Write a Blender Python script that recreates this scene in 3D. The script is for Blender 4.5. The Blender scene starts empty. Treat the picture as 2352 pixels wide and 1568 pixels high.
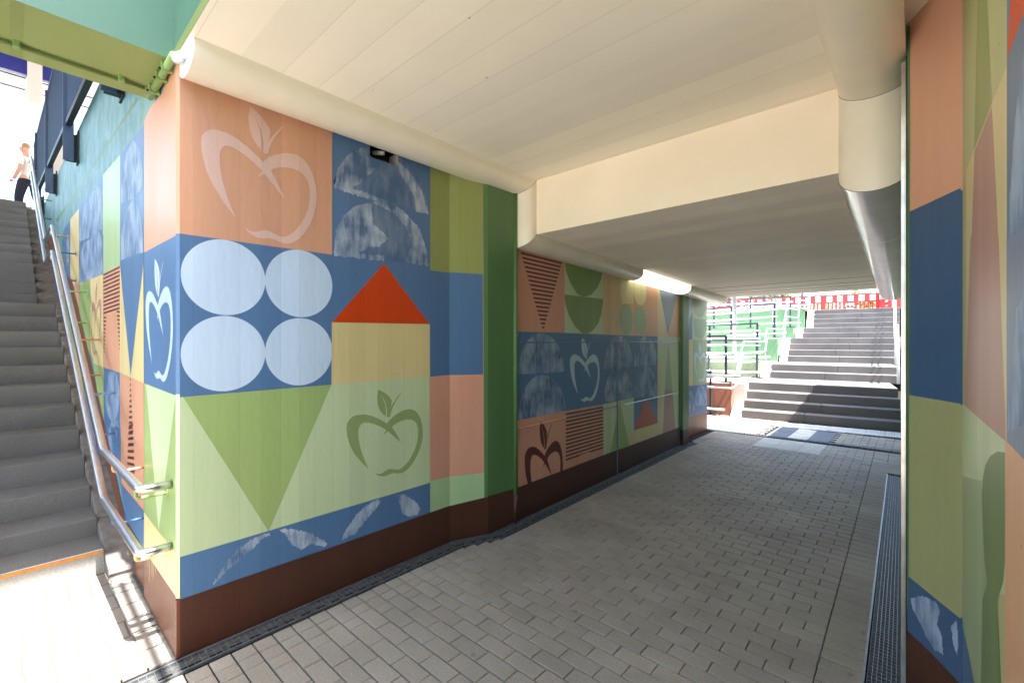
import bpy, bmesh, math, random
from mathutils import Vector, Matrix
random.seed(7)
R = math.radians
scn = bpy.context.scene

# ---------------------------------------------------------------- camera
EYE, F0, CA, CB = 1.6, 1038.8, .6694, .7429
cam = bpy.data.cameras.new('Camera'); cam.sensor_width = 36; cam.lens = F0/2352*36
cam.clip_start = .05; cam.clip_end = 2000
camo = bpy.data.objects.new('Camera', cam); scn.collection.objects.link(camo)
camo.location = (0, 0, EYE); camo.rotation_euler = (R(90), 0, math.atan2(CA, CB))
scn.camera = camo
# ---------------------------------------------------------------- sky, sun, exposure
w = bpy.data.worlds.new('World'); scn.world = w; w.use_nodes = True
nt = w.node_tree; bg = nt.nodes['Background']
sky = nt.nodes.new('ShaderNodeTexSky'); sky.sky_type = 'NISHITA'; sky.sun_disc = False
sky.sun_elevation = R(64); sky.sun_rotation = R(90); sky.air_density = 1.3; sky.dust_density = 3.0
nt.links.new(sky.outputs[0], bg.inputs[0]); bg.inputs[1].default_value = .15
sun = bpy.data.lights.new('Sun', 'SUN'); sun.energy = 5.0; sun.angle = R(.55); sun.color = (1, .96, .9)
suno = bpy.data.objects.new('Sun', sun); scn.collection.objects.link(suno)
suno.rotation_euler = Vector((-.485, -.002, -1)).to_track_quat('-Z', 'Y').to_euler()
scn.view_settings.view_transform = 'Standard'; scn.view_settings.look = 'None'
scn.view_settings.gamma = 1; scn.view_settings.exposure = 2.6
scn.render.engine = 'CYCLES'
try:
    scn.cycles.use_denoising = True; scn.cycles.denoiser = 'OPENIMAGEDENOISE'
    scn.cycles.max_bounces = 14; scn.cycles.diffuse_bounces = 8; scn.cycles.sample_clamp_indirect = 8
except Exception: pass

# ---------------------------------------------------------------- measuring helpers
def ray(px, py):
    u = (px-1176)/F0
    return (CB*u-CA, CA*u+CB, (784-py)/F0)
class Plane:                                   # vertical plane through two plan points; n = side facing the viewer
    def __init__(s, p0, p1):
        s.p0, s.p1 = Vector(p0), Vector(p1); d = s.p1-s.p0; s.L = d.length; s.d = d/s.L
        n = Vector((-s.d.y, s.d.x)); s.n = n if n.dot(-s.p0) > 0 else -n
    def sz(s, px, py):
        r = ray(px, py); k = s.n.dot(s.p0)/(s.n.x*r[0]+s.n.y*r[1])
        return ((Vector((k*r[0], k*r[1]))-s.p0).dot(s.d), EYE+k*r[2])
    def at(s, a, z, off=0.): q = s.p0+s.d*a+s.n*off; return (q.x, q.y, z)
def gp(px, py, z=0.):
    r = ray(px, py); k = (z-EYE)/r[2]; return (k*r[0], k*r[1])
def crop(ox, oy, sc): return lambda x, y: ((ox+x/sc)/1.6327, (oy+y/sc)/1.6327)

# ---------------------------------------------------------------- materials
def lin(c):
    return tuple((v/255/12.92 if v/255 <= .04045 else ((v/255+.055)/1.055)**2.4) for v in c)+(1,)
def N(t, k, **kw):
    n = t.nodes.new(k)
    for a, b in kw.items(): setattr(n, a, b)
    return n
MATS = {}
def base(name, rough=.5, metal=0., spec=.5):
    m = bpy.data.materials.new(name); m.use_nodes = True; t = m.node_tree; b = t.nodes['Principled BSDF']
    b.inputs['Roughness'].default_value = rough; b.inputs['Metallic'].default_value = metal
    b.inputs['Specular IOR Level'].default_value = spec
    MATS[name] = m; return m, t, b
def vary(t, b, col, amt, scale, detail=4., stretch=(1, 1, 1), col2=None):
    tc = N(t, 'ShaderNodeTexCoord'); mp = N(t, 'ShaderNodeMapping'); mp.inputs[3].default_value = stretch
    t.links.new(tc.outputs['Object'], mp.inputs[0])
    no = N(t, 'ShaderNodeTexNoise'); no.inputs['Scale'].default_value = scale; no.inputs['Detail'].default_value = detail
    t.links.new(mp.outputs[0], no.inputs[0])
    cr = N(t, 'ShaderNodeValToRGB'); e = cr.color_ramp.elements
    e[0].position = .3; e[1].position = .7
    c = lin(col); c2 = lin(col2) if col2 else tuple(min(1, v*(1+amt)) for v in c[:3])+(1,)
    e[0].color = c2 if col2 else tuple(v*(1-amt) for v in c[:3])+(1,); e[1].color = c if col2 else c2
    t.links.new(no.outputs[0], cr.inputs[0]); return tc, mp, no, cr
def bump(t, b, h, strength, dist, prev=None):
    bn = N(t, 'ShaderNodeBump'); bn.inputs['Strength'].default_value = strength; bn.inputs['Distance'].default_value = dist
    t.links.new(h, bn.inputs['Height'])
    if prev: t.links.new(prev, bn.inputs['Normal'])
    t.links.new(bn.outputs[0], b.inputs['Normal']); return bn.outputs[0]
def boards(t, tc, per, axis):
    sx = N(t, 'ShaderNodeSeparateXYZ'); t.links.new(tc.outputs['Object'], sx.inputs[0])
    if axis == 'XY':
        a = N(t, 'ShaderNodeMath', operation='ADD'); t.links.new(sx.outputs[0], a.inputs[0]); t.links.new(sx.outputs[1], a.inputs[1]); src = a.outputs[0]
    else: src = sx.outputs['XYZ'.index(axis)]
    m = N(t, 'ShaderNodeMath', operation='MULTIPLY'); m.inputs[1].default_value = per; t.links.new(src, m.inputs[0])
    f = N(t, 'ShaderNodeMath', operation='FLOOR'); t.links.new(m.outputs[0], f.inputs[0])
    wn = N(t, 'ShaderNodeTexWhiteNoise', noise_dimensions='1D'); t.links.new(f.outputs[0], wn.inputs['W'])
    fr = N(t, 'ShaderNodeMath', operation='FRACT'); t.links.new(m.outputs[0], fr.inputs[0])
    lt = N(t, 'ShaderNodeMath', operation='LESS_THAN'); lt.inputs[1].default_value = .03; t.links.new(fr.outputs[0], lt.inputs[0])
    g = N(t, 'ShaderNodeMath', operation='MULTIPLY'); t.links.new(lt.outputs[0], g.inputs[0]); 
    gt = N(t, 'ShaderNodeMath', operation='GREATER_THAN'); gt.inputs[1].default_value = .45; t.links.new(wn.outputs[0], gt.inputs[0])
    t.links.new(gt.outputs[0], g.inputs[1])
    s = N(t, 'ShaderNodeMath', operation='SUBTRACT'); t.links.new(wn.outputs[0], s.inputs[0]); t.links.new(g.outputs[0], s.inputs[1])
    return wn.outputs[0], s.outputs[0], g.outputs[0]
def paint(name, col, rough=.42, per=9.3, axis='XY', amt=.05, chalk=None):
    m, t, b = base(name, rough, 0, .45)
    tc, mp, no, cr = vary(t, b, col, amt, 2.2, 5, (1, 1, .35))
    wn, h, gm = boards(t, tc, per, axis)
    # per-board tone
    mr = N(t, 'ShaderNodeMapRange'); mr.inputs[3].default_value = .95; mr.inputs[4].default_value = 1.04; t.links.new(wn, mr.inputs[0])
    mx = N(t, 'ShaderNodeMixRGB', blend_type='MULTIPLY'); mx.inputs[0].default_value = 1
    out = cr.outputs[0]
    if chalk:
        mp2 = N(t, 'ShaderNodeMapping'); mp2.inputs[3].default_value = (16, 16, 4); t.links.new(tc.outputs['Object'], mp2.inputs[0])
        n2 = N(t, 'ShaderNodeTexNoise'); n2.inputs['Scale'].default_value = 1.6; n2.inputs['Detail'].default_value = 9; n2.inputs['Roughness'].default_value = .68
        t.links.new(mp2.outputs[0], n2.inputs[0])
        n3 = N(t, 'ShaderNodeTexNoise'); n3.inputs['Scale'].default_value = 5.2; n3.inputs['Detail'].default_value = 2; t.links.new(tc.outputs['Object'], n3.inputs[0])
        ad = N(t, 'ShaderNodeMath', operation='ADD'); t.links.new(n2.outputs[0], ad.inputs[0]); t.links.new(n3.outputs[0], ad.inputs[1])
        rp = N(t, 'ShaderNodeValToRGB'); rp.color_ramp.elements[0].position = .40+chalk[2]; rp.color_ramp.elements[1].position = .60+chalk[2]
        hf = N(t, 'ShaderNodeMath', operation='MULTIPLY'); hf.inputs[1].default_value = .5; t.links.new(ad.outputs[0], hf.inputs[0]); t.links.new(hf.outputs[0], rp.inputs[0])
        c2 = N(t, 'ShaderNodeMixRGB'); c2.inputs[1].default_value = lin(chalk[0]); c2.inputs[2].default_value = lin(chalk[1])
        t.links.new(rp.outputs[0], c2.inputs[0]); out = c2.outputs[0]
    t.links.new(out, mx.inputs[1]); t.links.new(mr.outputs[0], mx.inputs[2]); out = mx.outputs[0]
    gs = N(t, 'ShaderNodeMath', operation='MULTIPLY'); gs.inputs[1].default_value = .16 if axis == 'XY' else .22; t.links.new(gm, gs.inputs[0])
    mg = N(t, 'ShaderNodeMixRGB', blend_type='MULTIPLY'); mg.inputs[2].default_value = (.45, .42, .38, 1); t.links.new(gs.outputs[0], mg.inputs[0]); t.links.new(out, mg.inputs[1]); out = mg.outputs[0]
    # pinholes and chips
    v = N(t, 'ShaderNodeTexVoronoi'); v.inputs['Scale'].default_value = 4.5; v.inputs['Randomness'].default_value = 1; t.links.new(tc.outputs['Object'], v.inputs[0])
    ls = N(t, 'ShaderNodeMath', operation='LESS_THAN'); ls.inputs[1].default_value = .022; t.links.new(v.outputs['Distance'], ls.inputs[0])
    m1 = N(t, 'ShaderNodeMixRGB'); m1.inputs[2].default_value = (.10, .09, .07, 1); t.links.new(ls.outputs[0], m1.inputs[0]); t.links.new(out, m1.inputs[1]); out = m1.outputs[0]
    # vertical drips and rubbed streaks
    mp5 = N(t, 'ShaderNodeMapping'); mp5.inputs[3].default_value = (26, 26, .8) if axis == 'XY' else (1.5, 9, 9); t.links.new(tc.outputs['Object'], mp5.inputs[0])
    n5 = N(t, 'ShaderNodeTexNoise'); n5.inputs['Scale'].default_value = 1; n5.inputs['Detail'].default_value = 4; t.links.new(mp5.outputs[0], n5.inputs[0])
    m5 = N(t, 'ShaderNodeMapRange'); m5.inputs[1].default_value = .3; m5.inputs[2].default_value = .72; m5.inputs[3].default_value, m5.inputs[4].default_value = (.98, 1.02) if axis == 'XY' else (.99, 1.01); t.links.new(n5.outputs[0], m5.inputs[0])
    m2 = N(t, 'ShaderNodeMixRGB', blend_type='MULTIPLY'); m2.inputs[0].default_value = 1; t.links.new(out, m2.inputs[1]); t.links.new(m5.outputs[0], m2.inputs[2]); out = m2.outputs[0]
    t.links.new(out, b.inputs['Base Color'])
    n1 = bump(t, b, h, .6 if axis == 'XY' else .45, .006)
    n4 = N(t, 'ShaderNodeTexNoise'); n4.inputs['Scale'].default_value = 38; n4.inputs['Detail'].default_value = 5
    mp3 = N(t, 'ShaderNodeMapping'); mp3.inputs[3].default_value = (1, 1, .3) if axis == 'XY' else (.3, 1, 1)
    t.links.new(tc.outputs['Object'], mp3.inputs[0]); t.links.new(mp3.outputs[0], n4.inputs[0])
    bump(t, b, n4.outputs[0], .4 if axis == 'XY' else .16, .004, n1)
    # gloss variation
    mr2 = N(t, 'ShaderNodeMapRange'); mr2.inputs[3].default_value = rough-.1; mr2.inputs[4].default_value = rough+.12
    t.links.new(no.outputs[0], mr2.inputs[0]); t.links.new(mr2.outputs[0], b.inputs['Roughness'])
    return m
def stone(name, col, rough=.8, amt=.2, scale=60, bs=.4, bd=.002, col2=None, island=0., spots=0.):
    m, t, b = base(name, rough, 0, .3)
    tc, mp, no, cr = vary(t, b, col, amt, scale, 6, col2=col2)
    out = cr.outputs[0]
    n2 = N(t, 'ShaderNodeTexNoise'); n2.inputs['Scale'].default_value = 1.7; n2.inputs['Detail'].default_value = 5; t.links.new(tc.outputs['Object'], n2.inputs[0])
    mr = N(t, 'ShaderNodeMapRange'); mr.inputs[1].default_value = .3; mr.inputs[2].default_value = .7; mr.inputs[3].default_value = .82; mr.inputs[4].default_value = 1.12; t.links.new(n2.outputs[0], mr.inputs[0])
    mx = N(t, 'ShaderNodeMixRGB', blend_type='MULTIPLY'); mx.inputs[0].default_value = 1; t.links.new(out, mx.inputs[1]); t.links.new(mr.outputs[0], mx.inputs[2]); out = mx.outputs[0]
    if island:
        g = N(t, 'ShaderNodeNewGeometry'); m2 = N(t, 'ShaderNodeMapRange'); m2.inputs[3].default_value = 1-island; m2.inputs[4].default_value = 1+island
        t.links.new(g.outputs['Random Per Island'], m2.inputs[0])
        mx = N(t, 'ShaderNodeMixRGB', blend_type='MULTIPLY'); mx.inputs[0].default_value = 1; t.links.new(out, mx.inputs[1]); t.links.new(m2.outputs[0], mx.inputs[2]); out = mx.outputs[0]
    if spots:
        v = N(t, 'ShaderNodeTexVoronoi'); v.inputs['Scale'].default_value = 5.5; t.links.new(tc.outputs['Object'], v.inputs[0])
        n5 = N(t, 'ShaderNodeTexNoise'); n5.inputs['Scale'].default_value = 30; t.links.new(tc.outputs['Object'], n5.inputs[0])
        s = N(t, 'ShaderNodeMath', operation='MULTIPLY_ADD'); s.inputs[1].default_value = .10; t.links.new(n5.outputs[0], s.inputs[0]); t.links.new(v.outputs['Distance'], s.inputs[2])
        rp = N(t, 'ShaderNodeValToRGB'); rp.color_ramp.elements[0].position = .105; rp.color_ramp.elements[0].color = (spots,)*3+(1,); rp.color_ramp.elements[1].position = .14; rp.color_ramp.elements[1].color = (1, 1, 1, 1)
        t.links.new(s.outputs[0], rp.inputs[0])
        mx = N(t, 'ShaderNodeMixRGB', blend_type='MULTIPLY'); mx.inputs[0].default_value = 1; t.links.new(out, mx.inputs[1]); t.links.new(rp.outputs[0], mx.inputs[2]); out = mx.outputs[0]
    if spots:
        v = N(t, 'ShaderNodeTexVoronoi'); v.inputs['Scale'].default_value = 6.3; mpv = N(t, 'ShaderNodeMapping'); mpv.inputs[1].default_value = (3.3, 1.7, 0); t.links.new(tc.outputs['Object'], mpv.inputs[0]); t.links.new(mpv.outputs[0], v.inputs[0])
        s = N(t, 'ShaderNodeMath', operation='LESS_THAN'); s.inputs[1].default_value = .042; t.links.new(v.outputs['Distance'], s.inputs[0])
        m9 = N(t, 'ShaderNodeMixRGB'); m9.inputs[2].default_value = (.42, .41, .39, 1); k9 = N(t, 'ShaderNodeMath', operation='MULTIPLY'); k9.inputs[1].default_value = .55; t.links.new(s.outputs[0], k9.inputs[0]); t.links.new(k9.outputs[0], m9.inputs[0]); t.links.new(out, m9.inputs[1]); out = m9.outputs[0]
    t.links.new(out, b.inputs['Base Color'])
    bump(t, b, no.outputs[0], bs, bd)
    return m
def simple(name, col, rough=.5, metal=0., spec=.5, amt=.06, scale=8, bs=0):
    m, t, b = base(name, rough, metal, spec); tc, mp, no, cr = vary(t, b, col, amt, scale)
    t.links.new(cr.outputs[0], b.inputs['Base Color'])
    if bs: bump(t, b, no.outputs[0], bs, .002)
    return m
def glow(name, col, strength):
    m, t, b = base(name, .4); b.inputs['Base Color'].default_value = lin(col)
    b.inputs['Emission Color'].default_value = lin(col); b.inputs['Emission Strength'].default_value = strength; return m

PAL = dict(pink=(205, 152, 122), pinkapple=(214, 178, 165), blue=(78, 112, 152), paleblue=(188, 208, 230), orange=(196, 62, 8),
  yellow=(208, 191, 138), olive=(142, 150, 88), dkgreen=(84, 120, 74), palegreen=(186, 202, 160), midgreen=(150, 172, 108),
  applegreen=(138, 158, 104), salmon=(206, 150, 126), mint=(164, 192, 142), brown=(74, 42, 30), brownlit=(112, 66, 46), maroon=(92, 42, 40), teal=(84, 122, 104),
  sky_teal=(104, 152, 146), tan=(206, 176, 128), peach=(208, 158, 120), glowyellow=(214, 206, 150), leaf=(120, 146, 84), mauve=(176, 134, 118),
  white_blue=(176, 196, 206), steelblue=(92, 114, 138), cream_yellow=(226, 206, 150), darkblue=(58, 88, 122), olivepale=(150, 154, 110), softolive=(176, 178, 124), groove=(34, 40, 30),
  red_roof=(178, 84, 56), sage=(152, 170, 130), greentop=(104, 146, 88), fgreen=(112, 142, 76), rgreen=(112, 134, 84), peach2=(208, 164, 128), greyblue=(112, 126, 148))
for k, c in PAL.items(): paint(k, c)
paint('chalk', (0, 0, 0), .5, chalk=((72, 100, 138), (172, 184, 202), .0))
paint('chalk_faint', (0, 0, 0), .5, chalk=((70, 100, 140), (116, 134, 160), .02))
paint('chalk_soft', (0, 0, 0), .5, chalk=((76, 102, 138), (150, 168, 192), .0))
paint('chalk_s', (0, 0, 0), .5, chalk=((78, 110, 150), (146, 166, 192), .0))
paint('teal_wall', (0, 0, 0), .5, per=12, chalk=((86, 132, 134), (126, 160, 168), .03))
paint('ceiling', (247, 238, 220), .5, per=5.2, axis='Y', amt=.02)
paint('ceiling_grey', (242, 231, 214), .7, per=5.2, axis='Y', amt=.05)
simple('beam_cream', (244, 230, 204), .5, amt=.03, scale=3, bs=.15)
simple('cover_cream', (236, 226, 206), .32, amt=.03, scale=5)
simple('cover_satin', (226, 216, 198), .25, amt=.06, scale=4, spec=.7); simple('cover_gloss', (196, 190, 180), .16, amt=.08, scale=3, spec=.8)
simple('cap_white', (226, 230, 236), .35)
paint('teal', PAL['teal'], .4, per=.7, axis='Z'); paint('olive_soffit', (130, 144, 88), .5, per=.7, axis='Y', amt=.08)
simple('pipe_green', (120, 148, 88), .45)
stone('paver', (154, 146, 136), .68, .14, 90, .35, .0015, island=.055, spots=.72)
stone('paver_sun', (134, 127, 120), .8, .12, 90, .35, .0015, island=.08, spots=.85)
stone('joint_sand', (98, 88, 80), .95, .2, 120, .4, .002)
stone('joint', (26, 23, 20), .95, .3, 120, .6, .003)
stone('step_stone', (102, 100, 98), .8, .22, 140, .45, .0015)
stone('step_sunlit', (142, 139, 134), .8, .2, 140, .45, .0015)  # step stone paled, direct sun put into its colour
stone('step_far', (102, 99, 98), .8, .16, 90, .3, .001)
stone('side_stone', (112, 106, 100), .85, .28, 14, .5, .004)
stone('concrete', (170, 162, 152), .8, .12, 20, .3, .002)
stone('pave_light', (196, 192, 186), .8, .08, 60, .3, .001)
stone('slab_dark', (98, 104, 116), .7, .08, 60, .2, .001)
stone('tactile', (206, 206, 202), .7, .05, 60, .2, .001)
stone('earth', (84, 76, 60), .95, .3, 6, .5, .01)
stone('silt', (80, 78, 75), .95, .35, 30, .8, .006)
paint('ramp_green', (88, 128, 92), .55, per=7, amt=.1); paint('ramp_green_light', (128, 144, 114), .55, per=5, amt=.06)
paint('ramp_brown', (136, 88, 72), .6, per=6, amt=.1)
simple('steel', (206, 206, 208), .3, 1., amt=.05, scale=30)
simple('galv', (150, 154, 158), .45, .8, amt=.15, scale=40)
simple('galv_dull', (118, 124, 130), .55, .7, amt=.25, scale=30)
simple('anthracite', (50, 58, 70), .45)
simple('fence_blue', (42, 62, 90), .45)
simple('fence_dark', (30, 36, 40), .5)
simple('dark', (18, 16, 15), .9)
simple('white_plastic', (226, 228, 230), .4); simple('red_plastic', (200, 34, 36), .45)
simple('rubber', (28, 28, 30), .8)
simple('soffit_white', (228, 222, 216), .55, amt=.04, scale=3); simple('trim_blue', (44, 52, 140), .4)
simple('nosing_orange', (190, 122, 40), .6, amt=.2, scale=20); simple('alu', (196, 190, 182), .3, .85, amt=.2, scale=12)
simple('scuff', (176, 160, 148), .6); simple('bolt_red', (170, 50, 44), .5)
glow('diffuser_lit', (255, 246, 226), .38)
glow('diffuser_dim', (240, 236, 236), .45)
def leafmat(name, a, b2):
    m, t, b = base(name, .6); g = N(t, 'ShaderNodeNewGeometry'); cr = N(t, 'ShaderNodeValToRGB')
    cr.color_ramp.elements[0].color = lin(a); cr.color_ramp.elements[1].color = lin(b2)
    t.links.new(g.outputs['Random Per Island'], cr.inputs[0]); t.links.new(cr.outputs[0], b.inputs['Base Color'])
    return m
leafmat('leaves', (44, 66, 26), (104, 120, 48)); simple('bark', (70, 58, 46), .9, bs=.5)
simple('skin', (214, 160, 138), .55); simple('hair_blond', (176, 140, 98), .7); simple('shirt_white', (226, 222, 216), .8); simple('trousers_navy', (26, 30, 46), .8)

# ---------------------------------------------------------------- mesh builder
class MB:
    def __init__(s): s.v, s.f, s.m, s.names = [], [], [], []
    def mi(s, n):
        if n not in s.names: s.names.append(n)
        return s.names.index(n)
    def face(s, pts, mat):
        i = len(s.v); s.v += [tuple(p) for p in pts]; s.f.append(tuple(range(i, i+len(pts)))); s.m.append(s.mi(mat)); return s
    def hexa(s, p, mat, mats=None):            # 8 points: bottom 4 (ccw), top 4
        i = len(s.v); s.v += [tuple(q) for q in p]
        fs = [(3, 2, 1, 0), (4, 5, 6, 7), (0, 1, 5, 4), (1, 2, 6, 5), (2, 3, 7, 6), (3, 0, 4, 7)]
        for k, f in enumerate(fs): s.f.append(tuple(i+j for j in f)); s.m.append(s.mi((mats or {}).get(k, mat)))
        return s
    def box(s, x0, x1, y0, y1, z0, z1, mat, mats=None):
        return s.hexa([(x0, y0, z0), (x1, y0, z0), (x1, y1, z0), (x0, y1, z0), (x0, y0, z1), (x1, y0, z1), (x1, y1, z1), (x0, y1, z1)], mat, mats)
    def obox(s, a, b, w, h, mat, up=(0, 0, 1)):    # bar from a to b, w sideways, h along up
        a, b = Vector(a), Vector(b); d = (b-a).normalized(); sd = d.cross(Vector(up)).normalized(); u = sd.cross(d)
        q = []
        for du in (-h/2, h/2):
            for p, sg in ((a, -1), (b, -1), (b, 1), (a, 1)): q.append(p+sd*sg*w/2+u*du)
        return s.hexa(q, mat)
    def tube(s, pts, r, mat, n=12, cap=True):
        pts = [Vector(p) for p in pts]; rings = []; prev = None
        for k, p in enumerate(pts):
            d0 = (pts[k]-pts[k-1]).normalized() if k else (pts[1]-p).normalized()
            d1 = (pts[k+1]-p).normalized() if k < len(pts)-1 else d0
            t = (d0+d1).normalized() if (d0+d1).length > 1e-6 else d0
            if prev is None: prev = t.orthogonal().normalized()
            u = (prev-t*prev.dot(t)).normalized(); prev = u; v = t.cross(u)
            c = max(.3, math.sqrt((1+d0.dot(d1))/2)); rings.append((p, u, v, t, d0, c))
        i = len(s.v)
        for p, u, v, t, d0, c in rings:
            for j in range(n):
                a = 2*math.pi*j/n; o = u*math.cos(a)*r+v*math.sin(a)*r
                if c < .999:                        # keep the section round at a mitre
                    bis = (d0-t*d0.dot(t))
                    if bis.length > 1e-6: bis.normalize(); o += bis*o.dot(bis)*(1/c-1)
                s.v.append(tuple(p+o))
        for k in range(len(pts)-1):
            for j in range(n):
                s.f.append((i+k*n+j, i+k*n+(j+1) % n, i+(k+1)*n+(j+1) % n, i+(k+1)*n+j)); s.m.append(s.mi(mat))
        if cap:
            s.f.append(tuple(i+n-1-j for j in range(n))); s.m.append(s.mi(mat))
            e = i+(len(pts)-1)*n; s.f.append(tuple(e+j for j in range(n))); s.m.append(s.mi(mat))
        return s
    def build(s, name, parent=None, smooth=False, bevel=0):
        me = bpy.data.meshes.new(name); me.from_pydata(s.v, [], s.f)
        for n in s.names: me.materials.append(MATS[n])
        me.polygons.foreach_set('material_index', s.m); me.update()
        if smooth:
            me.polygons.foreach_set('use_smooth', [len(f) == 4 for f in s.f])
        o = bpy.data.objects.new(name, me); scn.collection.objects.link(o)
        if parent is not None: o.parent = parent; 
        if bevel:
            bm = bmesh.new(); bm.from_mesh(me); bmesh.ops.remove_doubles(bm, verts=bm.verts, dist=1e-5); bm.to_mesh(me); bm.free()
            md = o.modifiers.new('bevel', 'BEVEL'); md.width = bevel; md.segments = 2; md.limit_method = 'ANGLE'; md.angle_limit = R(40)
        return o
def bend(pts, rad=.05, n=5):                      # round the corners of a polyline
    pts = [Vector(p) for p in pts]; out = [pts[0]]
    for k in range(1, len(pts)-1):
        p, a, b = pts[k], pts[k-1], pts[k+1]; da, db = (a-p), (b-p); r = min(rad, da.length*.45, db.length*.45)
        A, B = p+da.normalized()*r, p+db.normalized()*r
        for i in range(n+1):
            t = i/n; out.append(A*(1-t)**2+p*2*t*(1-t)+B*t*t)
    out.append(pts[-1]); return out
def tag(o, label=None, cat=None, group=None, kind=None):
    if label: o['label'] = label
    if cat: o['category'] = cat
    if group: o['group'] = group
    if kind: o['kind'] = kind
    return o
def empty(name, loc=(0, 0, 0), **kw):
    o = bpy.data.objects.new(name, None); o.location = loc; scn.collection.objects.link(o); o.empty_display_size = .2
    return tag(o, **kw)
def copy_tree(o, parent=None, linkdata=True):
    c = o.copy(); scn.collection.objects.link(c); c.parent = parent
    for ch in list(o.children): copy_tree(ch, c)
    return c

# ---------------------------------------------------------------- mural painting (thin paint layers on the wall faces)
def clip(poly, fn):                                # keep fn>=0 ; poly of (a,z)
    out = []
    for i in range(len(poly)):
        p, q = poly[i-1], poly[i]; fp, fq = fn(p), fn(q)
        if (fp >= 0) != (fq >= 0):
            t = fp/(fp-fq); out.append((p[0]+(q[0]-p[0])*t, p[1]+(q[1]-p[1])*t))
        if fq >= 0: out.append(q)
    return out
class Mural:
    def __init__(s, plane, mb, a0=-9, a1=99, z0=0, z1=9, hole=None):
        s.p, s.mb, s.lim, s.hole, s.k = plane, mb, (a0, a1, z0, z1), hole, 0
    def add(s, mat, poly):
        s.k += 1; a0, a1, z0, z1 = s.lim
        for fn in (lambda q: q[0]-a0, lambda q: a1-q[0], lambda q: q[1]-z0, lambda q: z1-q[1]):
            poly = clip(poly, fn)
            if len(poly) < 3: return
        polys = [poly]
        if s.hole:
            h = s.hole
            polys = [clip(poly, lambda q: h[0]-q[0]), clip(poly, lambda q: q[0]-h[1])]
            mid = clip(clip(poly, lambda q: q[0]-h[0]), lambda q: h[1]-q[0]) if len(poly) > 2 else []
            polys += [clip(mid, lambda q: q[1]-h[3]), clip(mid, lambda q: h[2]-q[1])] if len(mid) > 2 else []
        off = .0004+.00007*s.k
        for q in polys:
            if len(q) < 3: continue
            ar = sum(q[i-1][0]*q[i][1]-q[i][0]*q[i-1][1] for i in range(len(q)))/2
            if abs(ar) < 1e-5: continue
            # orient to face the viewer
            cr = s.p.d.x*s.p.n.y-s.p.d.y*s.p.n.x           # >0: d then n is ccw
            if (ar > 0) == (cr > 0): q = q[::-1]
            s.mb.face([s.p.at(a, z, off) for a, z in q], mat)
    def px(s, mat, pts, cv=None):
        P = [s.p.sz(*(cv(*q) if cv else q)) for q in pts]
        if mat.startswith('chalk'):
            out = []
            for i in range(len(P)):
                p, q = P[i], P[(i+1) % len(P)]; l = math.hypot(q[0]-p[0], q[1]-p[1]); n = max(1, int(l/.009))
                for k in range(n): out.append((p[0]+(q[0]-p[0])*k/n+random.gauss(0, .0022), p[1]+(q[1]-p[1])*k/n+random.gauss(0, .0035)))
            P = out
        s.add(mat, P)
    def ell(s, mat, cx, cz, rx, rz, a=0, b=360, n=40, jag=0.):
        pts = []
        for i in range(n+1 if b-a < 360 else n):
            t = R(a+(b-a)*i/n); j = 1+random.uniform(-jag, jag*.3); pts.append((cx+rx*math.cos(t)*j, cz+rz*math.sin(t)*j))
        if jag: l0, l1 = pts[-1], pts[0]; pts += [(l0[0]+(l1[0]-l0[0])*k/170, l0[1]+(l1[1]-l0[1])*k/170+random.gauss(0, .004)) for k in range(1, 170)]
        s.add(mat, pts)
    def stripes(s, mat, l0, l1, r0, r1, n, fill=.45, cv=None, i0=0, i1=None):
        cvt = (lambda q: s.p.sz(*(cv(*q) if cv else q)))
        A, B, C, D = map(cvt, (l0, l1, r0, r1))
        L = lambda p, q, t: (p[0]+(q[0]-p[0])*t, p[1]+(q[1]-p[1])*t)
        for i in range(i0, n if i1 is None else i1):
            t0, t1 = i/n, (i+fill)/n
            s.k -= (1 if i > i0 else 0)
            s.add(mat, [L(A, B, t0), L(C, D, t0), L(C, D, t1), L(A, B, t1)])
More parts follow.
